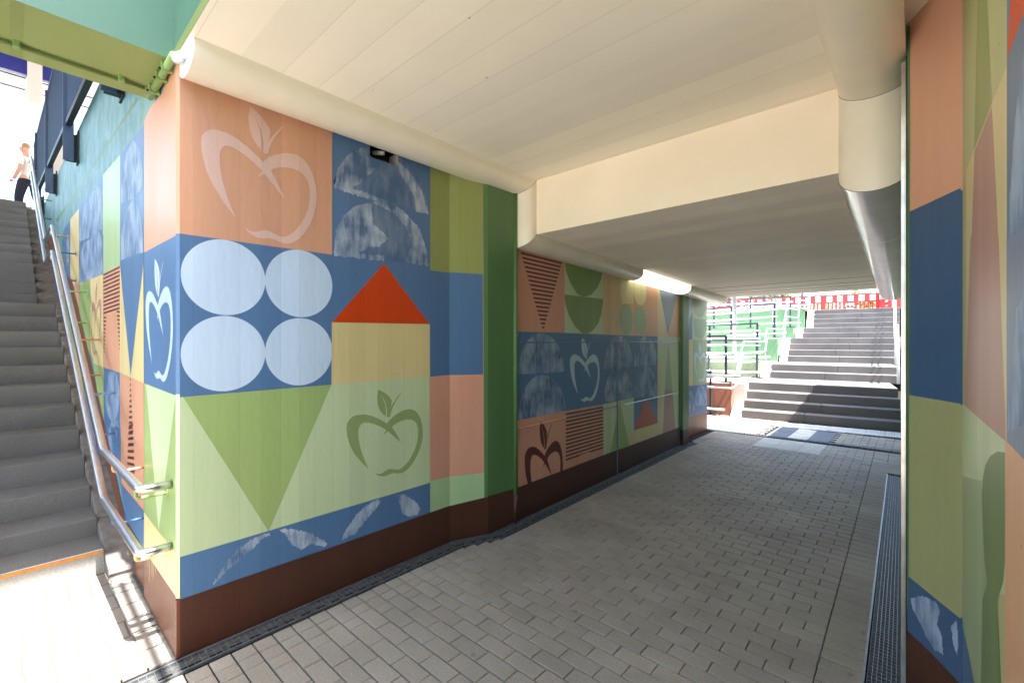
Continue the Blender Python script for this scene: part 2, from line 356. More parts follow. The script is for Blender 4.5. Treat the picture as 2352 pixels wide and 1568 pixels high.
# apple emblem, measured on the wall
W1 = Plane((-2.785, .576), (-2.785, 2.345))
c5 = crop(600, 1250, 1.3064); c4 = crop(500, 250, 1.5679); c6 = crop(1800, 900, 1.5678)
k1 = crop(0, 0, 1.5675); k2 = crop(0, 900, 1.96); k3 = crop(0, 1600, 1.6333); k7 = crop(0, 2000, 2.8)
r3 = crop(3300, 0, 1.5685); r4 = crop(3300, 900, 1.9593); r5 = crop(3300, 1600, 1.6333)
AP = [[(1022,708),(985,665),(950,615),(928,565),(916,515),(912,470),(916,440),(928,420),(945,404),(968,396),(1000,393),(1030,400),(1060,414),(1095,436),(1135,466),(1150,492),(1164,522),(1182,559),(1162,540),(1138,514),(1105,482),(1078,464),(1050,450),(1020,441),(1003,440),(988,446),(976,464),(971,490),(972,530),(980,580),(995,635)],
      [(1095,516),(1103,496),(1118,470),(1113,446),(1128,424),(1150,402),(1178,382),(1205,370),(1225,368),(1245,375),(1262,392),(1276,422),(1285,460),(1288,500),(1286,540),(1277,585),(1264,625),(1246,665),(1228,695),(1208,718),(1188,732),(1168,736),(1148,733),(1130,736),(1112,746),(1095,751),(1075,748),(1060,740),(1053,731),(1066,736),(1080,735),(1092,729),(1104,719),(1118,710),(1132,708),(1150,712),(1168,713),(1184,706),(1200,690),(1218,665),(1234,635),(1250,595),(1260,560),(1265,520),(1265,480),(1258,452),(1246,436),(1230,428),(1210,427),(1188,433),(1166,443),(1144,460),(1125,484),(1108,500)],
      [(1068,253),(1085,262),(1105,275),(1122,293),(1135,315),(1133,345),(1122,378),(1112,400),(1112,370),(1105,330),(1090,295),(1078,272),(1090,300),(1102,335),(1107,370),(1106,406),(1090,392),(1076,370),(1068,345),(1063,300)],
      [(1186,268),(1170,285),(1152,315),(1138,340),(1128,362),(1116,385),(1110,405),(1113,412),(1122,413),(1128,405),(1132,385),(1142,352),(1155,322),(1170,295)]]
AP = [[W1.sz(*c5(*q)) for q in st] for st in AP]
_a = [q for st in AP for q in st]; AX0, AX1 = min(q[0] for q in _a), max(q[0] for q in _a); AZ0, AZ1 = min(q[1] for q in _a), max(q[1] for q in _a)
def apple(mu, mat, a0, a1, z0, z1, leafm=None):
    for k, st in enumerate(AP):
        mu.add(leafm if (leafm and k >= 2) else mat, [(a0+(q[0]-AX0)/(AX1-AX0)*(a1-a0), z0+(q[1]-AZ0)/(AZ1-AZ0)*(z1-z0)) for q in st])
def apple_px(mu, mat, p0, p1, cv=None):            # two opposite bounding corners in the picture: lower-left, upper-right
    f = lambda q: mu.p.sz(*(cv(*q) if cv else q)); a, b = f(p0), f(p1)
    apple(mu, mat, a[0], b[0], a[1], b[1])

# ================================================================ GROUND
tag(MB().face([(-900, -900, -.05), (900, -900, -.05), (900, 900, -.05), (-900, 900, -.05)], 'joint').build('ground'), kind='structure')
rx = lambda y: -.04-.02*(y-2.7)                    # right tunnel wall line
seam = lambda y: -.374-.019*(y-2.62)
GL = [(-2.62, -.9), (-2.671, .447), (-2.66, .60), (-2.674, 2.36), (-2.545, 2.68), (-2.552, 3.02), (-2.635, 6.93), (-2.60, 7.2), (-2.76, 7.35), (-2.76, 8.45)]
def gleft(y):                                      # outer edge of the left channel
    for (x0, y0), (x1, y1) in zip(GL, GL[1:]):
        if y <= y1: return x0+(x1-x0)*max(0, y-y0)/(y1-y0)
    return GL[-1][0]
def paver(mb, x0, x1, y0, y1, mat, z=0., ch=.003, j=.0024):
    jx = .007 if mat == 'paver_sun' else j*.85
    j = j if mat == 'paver_sun' else j*1.5
    x0 += jx; x1 -= jx; y0 += j; y1 -= j
    if x1-x0 < .018 or y1-y0 < .018: return
    tl = .0002 if mat == 'paver_sun' else .001; dz = z+random.uniform(-tl, tl); a, b = random.uniform(-tl, tl), random.uniform(-tl, tl); i = len(mb.v)
    for (x, y, e) in ((x0, y0, (-1, -1)), (x1, y0, (1, -1)), (x1, y1, (1, 1)), (x0, y1, (-1, 1))): mb.v.append((x, y, z-.012))
    for (x, y, e) in ((x0, y0, (-1, -1)), (x1, y0, (1, -1)), (x1, y1, (1, 1)), (x0, y1, (-1, 1))): mb.v.append((x, y, dz-ch*.8))
    for (x, y, e) in ((x0, y0, (-1, -1)), (x1, y0, (1, -1)), (x1, y1, (1, 1)), (x0, y1, (-1, 1))): mb.v.append((x-e[0]*ch, y-e[1]*ch, dz+a*e[0]+b*e[1]))
    k = mb.mi(mat)
    for f in [(8, 9, 10, 11)]+[(q, (q+1) % 4, (q+1) % 4+4, q+4) for q in range(4)]+[(q+4, (q+1) % 4+4, (q+1) % 4+8, q+8) for q in range(4)]:
        mb.f.append(tuple(i+t for t in f)); mb.m.append(k)
fb = MB(); fb.face([(-14, -8, -.013), (6, -8, -.013), (6, 10.6, -.013), (-14, 10.6, -.013)], 'joint')
row = 0; y = .06
TACT = [(-1.92, -1.05, 7.66, 8.44)]
while y < 8.40:
    y1 = y+.1; xl = gleft((y+y1)/2)+.03; xs = seam((y+y1)/2); x = xs
    # border of half stones beside the channel, then running bond
    xb = xl+(.10 if row % 2 else .20)
    x = xs-(.1 if row % 2 else 0)
    if row % 2: cells = [(xs-.1, xs)]
    else: cells = []
    while x > xb+.05:
        nx = max(x-.2, xb); cells.append((nx, x)); x = nx
    cells += [(xl, x)] if x-xl < .16 else [(xl, xl+(x-xl)/2), (xl+(x-xl)/2, x)]
    for a, b in cells:
        if any(a < t[1]-.01 and b > t[0]+.01 and (y+.05) > t[2] for t in TACT):
            if a < TACT[0][0]: paver(fb, a, TACT[0][0], y, y1, 'paver')
            if b > TACT[0][1]: paver(fb, TACT[0][1], b, y, y1, 'paver')
            continue
        paver(fb, a, b, y, y1, 'paver')
    xr = rx((y+y1)/2)-.155
    if y > 7.1: xr = rx(y)-.01
    if y > 7.75: 
        for q in range(2): paver(fb, xs+(xr-xs)*q/2, xs+(xr-xs)*(q+1)/2, y, y1, 'paver')
    else: paver(fb, xs, xr, y, y1, 'paver')
    if y < 2.6:
        x = xr
        while x < .2+.036*(2.4-y)-.05 and x < 1: paver(fb, x, x+.1, y, y1, 'paver'); x += .1
    y = y1; row += 1
# plaza in the open, before the stair
x = -4.19
while x < -.2:
    y = .56-random.uniform(0, .03); x1 = x+.2
    while y > -2.6:
        y1 = y-.1; lim = gleft((y+y1)/2)-.13 if y > -.9 else 9
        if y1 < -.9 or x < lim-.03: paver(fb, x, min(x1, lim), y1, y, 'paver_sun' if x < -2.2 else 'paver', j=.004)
        elif x > lim+.1 and y < .06: paver(fb, x, x1, y1, y, 'paver')
        y = y1
    x = x1
y = .06
while y > -.9:
    xx = gleft(y-.05)+.03; k = -4.19+.2*math.ceil((xx+4.19)/.2)
    if k-xx > .02: paver(fb, xx, k, y-.1, y, 'paver')
    y -= .1
# exit court
y = 8.62; rr = 0
while y < 10.7:
    rr += 1; x = -6.0-(.1 if rr % 2 else 0)
    while x < -.2:
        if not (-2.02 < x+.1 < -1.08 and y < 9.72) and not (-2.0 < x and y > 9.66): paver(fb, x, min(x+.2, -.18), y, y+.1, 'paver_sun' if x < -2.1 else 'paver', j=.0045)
        elif x+.1 < -1.08 and x+.1 > -2.02 and y < 9.72: pass
        x += .2
    y += .1
tag(fb.build('pavement'), kind='structure')

tag(MB().face([(-4.2, -40, -.004), (30, -40, -.004), (30, -2.6, -.004), (-4.2, -2.6, -.004)], 'pave_light').build('plaza'), kind='structure')
fs = MB(); fs.face([(-4.24, -2.6, -.0024), (-2.15, -2.6, -.0024), (-2.15, -.9, -.0024), (-2.72, -.9, -.0024), (-2.82, .5, -.0024), (-4.24, .5, -.0024)], 'joint_sand'); fs.face([(-6, 8.78, -.0024), (-2.1, 8.78, -.0024), (-2.1, 10.3, -.0024), (-6, 10.0, -.0024)], 'joint_sand'); fs.box(-3.62, -2.79, .515, .5615, -.012, -.001, 'silt'); fs.box(-4.2, -3.6, .43, .59, -.012, -.0015, 'silt'); tag(fs.build('paving_bed'), kind='structure')
# tactile guidance slabs
tg = MB()
def slab(mb, x0, x1, y0, y1, mat, z=.001):
    mb.box(x0+.002, x1-.002, y0+.002, y1-.002, -.012, z, mat)
for i in range(3):
    for j in range(3):
        x0 = -1.92+i*.29; y0 = 7.66+j*.26; slab(tg, x0, x0+.29, y0, y0+.26, 'tactile')
        for a in range(8):
            for b in range(7):
                cx, cy = x0+.02+a*.036, y0+.02+b*.036; r = .011
                tg.hexa([(cx-r, cy-r, .001), (cx+r, cy-r, .001), (cx+r, cy+r, .001), (cx-r, cy+r, .001)]+[(cx-r*.6, cy-r*.6, .005), (cx+r*.6, cy-r*.6, .005), (cx+r*.6, cy+r*.6, .005), (cx-r*.6, cy+r*.6, .005)], 'tactile')
o = tag(tg.build('tactile_paving'), 'pale studded warning slabs set into the floor before the cross drain', 'tactile paving')
tg = MB()
for j in range(4):
    y0 = 8.64+j*.265; slab(tg, -1.64, -1.36, y0, y0+.265, 'tactile')
    for a in range(7): tg.box(-1.625+a*.038, -1.607+a*.038, y0+.01, y0+.255, .001, .006, 'tactile')
tag(tg.build('tactile_paving'), 'pale ribbed guidance slabs between two dark slabs beyond the cross drain', 'tactile paving')
for x0, x1, lb in ((-1.95, -1.64, 'left dark smooth slab beside the ribbed guidance strip'), (-1.36, -1.07, 'right dark smooth slab beside the ribbed guidance strip')):
    tg = MB()
    for j in range(2): slab(tg, x0, x1, 8.64+j*.53, 8.64+(j+1)*.53, 'slab_dark', .0015)
    tag(tg.build('paving_slab'), lb, 'paving slab')
tg = MB()
for i in range(7):
    for j in range(2):
        x0 = -2.02+i*.262; y0 = 9.72+i*.031+j*.29; slab(tg, x0, x0+.262, y0, y0+.28, 'tactile')
        for a in range(7):
            for b in range(7):
                cx, cy, r = x0+.02+a*.036, y0+.02+b*.038, .011
                tg.hexa([(cx-r, cy-r, .001), (cx+r, cy-r, .001), (cx+r, cy+r, .001), (cx-r, cy+r, .001)]+[(cx-r*.6, cy-r*.6, .005), (cx+r*.6, cy-r*.6, .005), (cx+r*.6, cy+r*.6, .005), (cx-r*.6, cy+r*.6, .005)], 'tactile')
tag(tg.build('tactile_paving'), 'row of pale studded slabs along the foot of the far stair', 'tactile paving')

# drains
def seglist(pts, y0, y1): return [p for p in pts if y0 <= p[1] <= y1]
d = empty('drain_channel', (-2.7, 1, 0), label='narrow dirt-clogged drain channel along the foot of the mural wall', cat='drain')
def kid(mb, name, par, **k):
    o = mb.build(name, **k); o.parent = par; o.matrix_parent_inverse = par.matrix_basis.inverted(); return o
D = [(-2.60, -.6), (-2.665, .60), (-2.674, 2.36), (-2.545, 2.68), (-2.552, 3.02), (-2.635, 6.93), (-2.60, 7.2)]
ed, gr, st, bs = MB(), MB(), MB(), MB()
for (x0, y0), (x1, y1) in zip(D, D[1:]):
    for off, wd in ((.012, .012), (-.095, .014)):
        ed.obox((x0+off, y0, 0), (x1+off, y1, 0), wd, .014, 'galv_dull')
    st.obox((x0-.035, y0, -.004), (x1-.035, y1, -.004), .085, .008, 'silt')
    L = math.hypot(x1-x0, y1-y0); n = int(L/.03)
    for i in range(n):
        t = (i+.5)/n; x, yy = x0+(x1-x0)*t, y0+(y1-y0)*t
        gr.box(x-.09, x+.008, yy-.0015, yy+.0015, -.006, .0045 if i % 1 == 0 else 0, 'galv_dull')
        if i % 3 == 0: gr.box(x-.014, x-.007, yy-.028, yy+.028, -.003, .0052, 'dark')
    for off in (-.07, -.045, -.02): gr.obox((x0+off, y0, -.001), (x1+off, y1, -.001), .003, .0095, 'galv_dull')
kid(ed, 'frame', d); kid(gr, 'grating', d); kid(st, 'silt', d)
d = empty('drain_channel', (-.12, 3, 0), label='steel mesh drain grating along the foot of the right wall', cat='drain')
ed, gr, bt = MB(), MB(), MB()
y0, y1 = .2, 7.03
wl = lambda y: min(rx(y), rx(2.75)) if y > 2.6 else rx(2.6)+.0*(2.6-y)
for off, wd in ((-.155, .016), (-.150, .006), (-.012, .014)): ed.obox((wl(y0)+off, y0, .001), (wl(2.6)+off, 2.6, .001), wd, .02, 'galv'); ed.obox((wl(2.6)+off, 2.6, .001), (wl(y1)+off, y1, .001), wd, .02, 'galv')
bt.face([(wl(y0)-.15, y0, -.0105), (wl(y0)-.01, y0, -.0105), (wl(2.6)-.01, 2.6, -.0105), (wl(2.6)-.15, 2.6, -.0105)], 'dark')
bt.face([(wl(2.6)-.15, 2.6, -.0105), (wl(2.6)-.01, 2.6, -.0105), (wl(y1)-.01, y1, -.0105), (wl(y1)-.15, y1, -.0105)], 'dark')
y = y0
while y < y1:
    x = wl(y); gr.box(x-.148, x-.02, y-.0014, y+.0014, -.008, .006, 'galv'); y += .031
for i in range(8):
    off = -.145+i*.0175
    gr.obox((wl(y0)+off, y0, -.001), (wl(2.6)+off, 2.6, -.001), .0026, .014, 'galv'); gr.obox((wl(2.6)+off, 2.6, -.001), (wl(y1)+off, y1, -.001), .0026, .014, 'galv')
kid(ed, 'frame', d); kid(gr, 'grating', d); kid(bt, 'trough', d)
d = empty('drain_channel', (-1.5, 8.5, 0), label='cross drain with slotted cover at the far mouth of the underpass', cat='drain')
gr = MB(); ed = MB()
for off in (-.045, .045): ed.obox((-2.9, 8.50+off, 0), (-.18, 8.72+off, 0), .008, .012, 'galv_dull')
n = 60
for i in range(n): 
    t = (i+.5)/n; x = -2.9+2.72*t; yy = 8.5+.22*t; gr.box(x-.012, x+.012, yy-.04, yy+.04, -.008, .001, 'galv_dull')
kid(ed, 'frame', d); kid(gr, 'grating', d)

# ================================================================ WALLS WITH THE MURAL
# --- front block: pillar face (L), long wall (W1), splay (K), green pier (P)
KN = Plane((-2.785, 2.345), (-2.656, 2.649)); PI = Plane((-2.656, 2.649), (-2.650, 2.985))
LF = Plane((-2.799, .562), (-3.61, .562)); CH = Plane((-2.799, .562), (-2.785, .576))
t_, b_ = W1.sz(850, 333), W1.sz(915, 385)
HOLE = (W1.sz(849.5, 380)[0], W1.sz(914.4, 380)[0], 2.858, 2.955)
mb = MB()
TOPZ = 3.015
body = [(-2.785, .576), (-2.785, 2.345), (-2.656, 2.649), (-2.650, 2.985), (-3.61, 2.985), (-3.61, .562), (-2.799, .562)]
# shell, with the real opening left in the long wall
def wallface(p, q, z0, z1, mat): mb.face([(p[0], p[1], z0), (q[0], q[1], z0), (q[0], q[1], z1), (p[0], p[1], z1)], mat)
def hole_face():
    h = HOLE; P = lambda a, z: W1.at(a, z)
    for a0, a1, z0, z1 in ((0, h[0], 0, TOPZ), (h[1], W1.L, 0, TOPZ), (h[0], h[1], 0, h[2]), (h[0], h[1], h[3], TOPZ)):
        mb.face([P(a0, z0), P(a1, z0), P(a1, z1), P(a0, z1)], 'blue')
    y0, y1 = .576+h[0], .576+h[1]; x0, x1 = -2.785, -2.90
    mb.face([(x0, y0, h[2]), (x0, y1, h[2]), (x1, y1, h[2]), (x1, y0, h[2])], 'concrete'); mb.face([(x0, y0, h[3]), (x1, y0, h[3]), (x1, y1, h[3]), (x0, y1, h[3])], 'dark')
    mb.face([(x1, y0, h[2]), (x1, y1, h[2]), (x1, y1, h[3]), (x1, y0, h[3])], 'earth')
    mb.face([(x0, y0, h[2]), (x1, y0, h[2]), (x1, y0, h[3]), (x0, y0, h[3])], 'earth'); mb.face([(x0, y1, h[2]), (x0, y1, h[3]), (x1, y1, h[3]), (x1, y1, h[2])], 'concrete')
hole_face()
for i in range(1, len(body)): wallface(body[i], body[(i+1) % len(body)], 0, TOPZ if i < 6 else TOPZ, 'pink')
mb.face([(x, y, TOPZ) for x, y in body], 'pink')
m = Mural(W1, mb, 0, W1.L, 0, TOPZ-.003, HOLE)
m.px('pink', [(405, 60), (763, 60), (762.5, 584.8), (405, 535)])
m.px('blue', [(762.8, 60), (988, 200), (988, 620.7), (1040, 626.5), (1040, 860), (1029.5, 860.8), (986.3, 865), (761.3, 883), (405, 912.5), (405, 535), (762.8, 584.8)])
m.px('olive', [(988, 200), (1040, 260), (1040, 627.5), (1025.8, 625.8), (988, 620.7)])
for s_, z_ in ((.203, 1.945), (.601, 1.95), (.203, 1.535), (.601, 1.538)): m.ell('paleblue', s_, z_, .2, .203, n=64)
m.px('yellow', [(762, 739.5), (987, 743.5), (987.5, 865), (761.3, 883)])
m.px('orange', [(882, 605), (986.5, 744.3), (762, 740)])
# chalk half discs
zc1, zc2 = 2.585, 2.172; A0, A1 = W1.sz(764, 600)[0], W1.sz(986, 600)[0]; ac, ar_ = (A0+A1)/2, (A1-A0)/2
m.ell('chalk_faint', ac, zc1, ar_*.985, .37, 0, 180, 110, .022); m.ell('chalk_faint', ac, zc2, ar_*.985, .40, 0, 180, 110, .022)
for q in ([(1180,1090),(1190,960),(1230,880),(1300,820),(1400,800),(1400,850),(1410,920),(1500,1010),(1440,1060),(1380,1060),(1300,1112)],
          [(1400,795),(1500,790),(1590,850),(1680,950),(1725,1080),(1735,1172),(1600,1150),(1640,1050),(1600,940),(1530,860),(1440,815)], [(1175,1085),(1470,1110),(1470,1142),(1180,1112)],
          [(1180,690),(1200,600),(1260,520),(1340,480),(1390,470),(1400,540),(1420,600),(1330,690),(1260,722)], [(1560,560),(1640,640),(1700,740),(1735,868),(1660,850),(1650,760),(1600,680),(1560,620)], [(1180,690),(1350,735),(1500,790),(1500,815),(1340,765),(1185,715)]): m.px('chalk', q, c4)
m.px('palegreen', [(405, 912.5), (761.3, 883), (986.3, 865), (987.7, 1107.8), (405, 1281)])
m.px('midgreen', [(420, 911.2), (761, 883.2), (616.9, 1219.5)])
apple_px(m, 'applegreen', c5(912, 751), c5(1287, 255))
apple_px(m, 'pinkapple', (461, 466), (726, 292)) if False else None
a0 = W1.sz(461, 400)[0]; a1 = W1.sz(727, 440)[0]; zb = W1.sz(630, 556)[1]; zt = W1.sz(590, 250)[1]
apple(m, 'pinkapple', a0, a1, zb, zt)
m.px('salmon', [(986.3, 865), (1029.5, 860.8), (1040, 860), (1040, 1092), (1033, 1093.8), (987.7, 1104)])
m.px('mint', [(987.7, 1104), (1033, 1093.8), (1040, 1092), (1040, 1162), (987.7, 1176)])
m.px('blue', [(405, 1281), (987.7, 1107.8), (987.7, 1176), (405, 1378)])
arc1 = [(487, 1343), (500, 1318), (520, 1290), (545, 1262), (575, 1240), (605, 1225), (618, 1222), (622, 1226), (600, 1240), (575, 1262), (545, 1288), (520, 1312)]
arc1b = [(640, 1214), (670, 1212), (700, 1219), (730, 1233), (752, 1246), (745, 1254), (715, 1248), (690, 1262), (672, 1250), (655, 1226)]
arc2 = [(783, 1240), (795, 1215), (815, 1185), (840, 1160), (868, 1145), (875, 1150), (860, 1170), (840, 1195), (815, 1225)]
arc2b = [(908, 1135), (930, 1136), (950, 1148), (966, 1166), (960, 1180), (940, 1186), (925, 1180), (915, 1150)]
for q in (arc1, arc1b, arc2, arc2b): m.px('chalk', q)
m.px('brown', [(400, 1376), (417, 1374.5), (600, 1311), (800, 1243), (987.7, 1175.8), (1040, 1158), (1040, 1260), (380, 1560)])
m = Mural(KN, mb, 0, KN.L, 0, TOPZ-.003)
m.px('olive', [(1020, 200), (1109, 200), (1109, 629.7), (1020, 624.5)]); m.px('dkgreen', [(1108.5, 200), (1140, 200), (1140, 1160), (1112, 1142.5)])
m.px('blue', [(1020, 624.5), (1109, 629.7), (1109.6, 859.4), (1020, 861.5)])
m.px('salmon', [(1020, 861.5), (1109.6, 859.4), (1112, 1085.8), (1033, 1093.8), (1020, 1096)])
m.px('mint', [(1020, 1096), (1033, 1093.8), (1112, 1085.8), (1112.5, 1142), (1029.5, 1161.8), (1020, 1164)])
m.px('brown', [(1020, 1164), (1029.5, 1161.8), (1112, 1142), (1140, 1136), (1140, 1260), (1000, 1300)])
m = Mural(PI, mb, 0, PI.L, 0, TOPZ-.003)
m.px('dkgreen', [(1100, 200), (1200, 200), (1200, 1130), (1100, 1144)]); m.px('brown', [(1100, 1145), (1135, 1135), (1171.5, 1124.3), (1200, 1117), (1200, 1260), (1100, 1260)])
m = Mural(LF, mb, 0, LF.L, 0, TOPZ-.003)
m.px('pink', [(420, 0), (325, 0), (325, 586), (420, 531)]); m.px('sky_teal', [(325, 0), (375, 0), (375, 212), (345, 247), (325, 292)])
m.px('blue', [(325, 583.5), (420, 532), (420, 914), (325, 876.6)])
m.px('midgreen', [(325, 876.6), (420, 914), (420, 1285), (406, 1274), (365, 1222), (325, 1170)])
m.px('palegreen', [(336, 883), (404, 908), (364.5, 1218)])
m.px('cream_yellow', [(325, 1167), (333, 1178), (365, 1221), (408, 1274), (420, 1286), (420, 1392), (325, 1252)])
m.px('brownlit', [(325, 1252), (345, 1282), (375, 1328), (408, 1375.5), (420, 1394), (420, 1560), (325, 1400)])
for q in ((343, 1281, 1336), (349, 1290, 1322), (352, 1294, 1330), (357, 1301, 1318), (339, 1275, 1300)): m.px('cream_yellow', [(q[0], q[1]-6), (q[0]+.8, q[1]-5), (q[0]+.6, q[2]), (q[0]+.2, q[2])])
l0, l1 = LF.sz(335, 750)[0], LF.sz(398, 750)[0]
apple(m, 'white_blue', l0, l1, LF.sz(372, 876)[1], LF.sz(362, 590)[1])
def scuff(mu, a_lo, a_hi, n, z1=.29):
    for _ in range(n):
        a, z = random.uniform(a_lo, a_hi), random.uniform(.01, z1); h_, w_ = random.uniform(.004, .03), random.uniform(.0012, .004)
        mu.k -= 1 if _ else 0
        mu.add('scuff', [(a, z), (a+w_, z+h_*.2), (a+w_*.7, z+h_), (a-w_*.4, z+h_*.8)])
scuff(m, 0, .012, 34)
m = Mural(CH, mb, 0, CH.L, 0, TOPZ-.003)
for mat, za, zb_ in (('pink', 2.147, 3.015), ('blue', 1.333, 2.147), ('palegreen', .512, 1.333), ('cream_yellow', .30, .512), ('brown', 0, .30)): m.add(mat, [(0, za), (CH.L, za), (CH.L, zb_), (0, zb_)])
wall = tag(mb.build('mural_wall'), 'tall painted wall block at the stair foot with four pale circles, orange roof and green pier', 'painted wall')
# scuffed metal edge guard on the corner, recess contents, rib beside the pier
g = MB(); g.hexa([(-2.803, .5605, 0), (-2.783, .5605, 0), (-2.7835, .60, 0), (-2.803, .60, 0), (-2.803, .5605, .29), (-2.783, .5605, .29), (-2.7835, .60, .29), (-2.803, .60, .29)], 'brownlit')
o = kid(g, 'corner_guard', wall, bevel=.003)
g = MB(); yh = .576+HOLE[0]
g.tube([(-2.87, yh+.07, 2.93), (-2.81, yh+.13, 2.93)], .016, 'cap_white'); g.tube([(-2.88, yh+.03, 2.93), (-2.86, yh+.09, 2.90), (-2.83, yh+.14, 2.87)], .008, 'dark')
kid(g, 'duct_end', wall, smooth=True); g = MB(); g.box(-2.86, -2.83, yh+.135, yh+.165, 2.862, 2.885, 'bolt_red'); g.box(-2.86, -2.83, yh+.115, yh+.132, 2.86, 2.88, 'steel'); kid(g, 'cable_joint', wall, bevel=.004)
g = MB(); pts = []
for zz, mt in (((.25, 3.0), 'dkgreen'), ((0, .25), 'brown')): g.tube([(-2.652, 2.985, zz[0]), (-2.652, 2.985, zz[1])], .022, mt, n=14)
kid(g, 'edge_rib', wall, smooth=True)

# --- second wall with panels
W2 = Plane((-2.668, 3.0), (-2.747, 6.93)); mb = MB()
zt = 2.53
mb.hexa([W2.at(0, 0), W2.at(W2.L, 0), W2.at(W2.L, 0, -.5), W2.at(0, 0, -.5), W2.at(0, zt), W2.at(W2.L, zt), W2.at(W2.L, zt, -.5), W2.at(0, zt, -.5)], 'steelblue')
m = Mural(W2, mb, 0, W2.L, 0, zt)
T = 0  # top rows run up behind the lamp cover
m.px('dkgreen', [(150, -300), (212, -300), (222, 1450), (150, 1480)], c6)
m.px('salmon', [(212, -300), (498, -300), (498, 545), (215, 537)], c6)
m.stripes('maroon', (238, 70), (370, 532), (482, 132), (372, 532), 18, .46, c6)
m.px('palegreen', [(498, -300), (722, -300), (722, 556), (498, 546)], c6)
m.px('leaf', [(498, -200), (720, -200), (720, 190), (712, 230), (690, 280), (655, 320), (610, 335), (570, 315), (530, 250), (505, 180), (498, 120)], c6)
m.px('leaf', [(498, 320), (722, 346), (722, 380), (712, 440), (695, 490), (665, 530), (630, 550), (600, 547), (560, 510), (525, 450), (505, 390), (498, 350)], c6)
m.px('tan', [(722, -200), (902, -200), (902, 564), (722, 555)], c6); m.px('peach', [(902, -200), (1043, -200), (1043, 566), (902, 562)], c6)
m.px('glowyellow', [(828, 120), (902, 140), (902, 372), (870, 376), (840, 382), (828, 330)], c6)
def oval(mu, mat, cx, cy, ax, ay, sh, cv, n=28): mu.px(mat, [(cx+ax*math.cos(2*math.pi*i/n), cy+ay*math.sin(2*math.pi*i/n)+sh*math.cos(2*math.pi*i/n)) for i in range(n)], cv)
oval(m, 'sage', 858, 465, 40, 92, 8, c6); oval(m, 'glowyellow', 940, 300, 37, 84, 10, c6); oval(m, 'sage', 940, 470, 36, 88, 6, c6)
m.px('yellow', [(1043, 200), (1175, 200), (1175, 572), (1043, 566)], c6); m.px('peach', [(1125, 470), (1150, 300), (1175, 300), (1175, 572), (1107, 569)], c6)
m.px('greyblue', [(1048, 262), (1164, 296), (1105, 560)], c6)
m.px('blue', [(212, 537), (498, 545), (722, 555), (902, 562), (1043, 566), (1043, 1080), (902, 1120), (902, 925), (722, 965), (503, 1003), (218, 1060)], c6)
def half(mu, mat, x0, x1, yb0, yb1, yt, cv, n=22):
    pts = [(x0, yb0), (x1, yb1)]; 
    for i in range(1, n): 
        t = math.pi*i/n; c = (x0+x1)/2; xx = c+(x1-x0)/2*math.cos(t); yb = yb0+(yb1-yb0)*(xx-x0)/(x1-x0); pts.append((xx, yb-(yb-yt)*math.sin(t)*random.uniform(.985, 1)))
    mu.px(mat, pts, cv)
for q in ((222, 496, 790, 772, 545), (225, 504, 1056, 1008, 790), (730, 900, 762, 745, 560), (905, 1043, 742, 735, 562), (728, 900, 955, 925, 745), (904, 1043, 925, 918, 738)): half(m, 'chalk_soft', *q, c6)
apple_px(m, 'white_blue', (527, 955), (702, 585), c6) if False else None
f = lambda x, y_: W2.sz(*c6(x, y_))
apple(m, 'white_blue', f(527, 800)[0], f(703, 800)[0], f(620, 952)[1], f(600, 574)[1])
m.px('salmon', [(218, 1060), (503, 1003), (503, 1370), (222, 1470)], c6)
apple(m, 'maroon', f(261, 1200)[0], f(486, 1200)[0], f(380, 1585)[1], f(352, 1064)[1])
m.px('salmon', [(503, 1003), (725, 964), (725, 1280), (503, 1370)], c6)
m.stripes('maroon', (503, 1018), (503, 1352), (724, 977), (724, 1272), 15, .48, c6, 0, 13)
m.px('salmon', [(585, 1265), (640, 1243), (680, 1262), (690, 1285), (560, 1345)], c6)
m.px('palegreen', [(725, 964), (903, 925), (903, 1230), (725, 1290)], c6); m.px('midgreen', [(820, 944), (878, 1215), (762, 1262)], c6)
m.px('red_roof', [(973, 922), (1043, 1073), (905, 1118)], c6)
m.px('yellow', [(903, 1118), (1043, 1075), (1043, 1165), (880, 1225), (868, 1180)], c6)
m.px('palegreen', [(1043, 566), (1180, 572), (1180, 1110), (1043, 1170)], c6); m.px('sage', [(1107, 600), (1130, 880), (1085, 880)], c6)
m.px('mauve', [(1085, 880), (1130, 880), (1150, 1125), (1073, 1150)], c6); m.px('yellow', [(1043, 700), (1060, 700), (1072, 1150), (1043, 1165)], c6)
m.px('brown', [(150, 1465), (222, 1452), (503, 1346), (725, 1262), (875, 1209), (1180, 1096), (1180, 1260), (800, 1420), (150, 1700)], c6)
wall2 = tag(mb.build('mural_wall'), 'recessed painted wall with striped triangle, apple outlines and chalky half discs inside the underpass', 'painted wall')
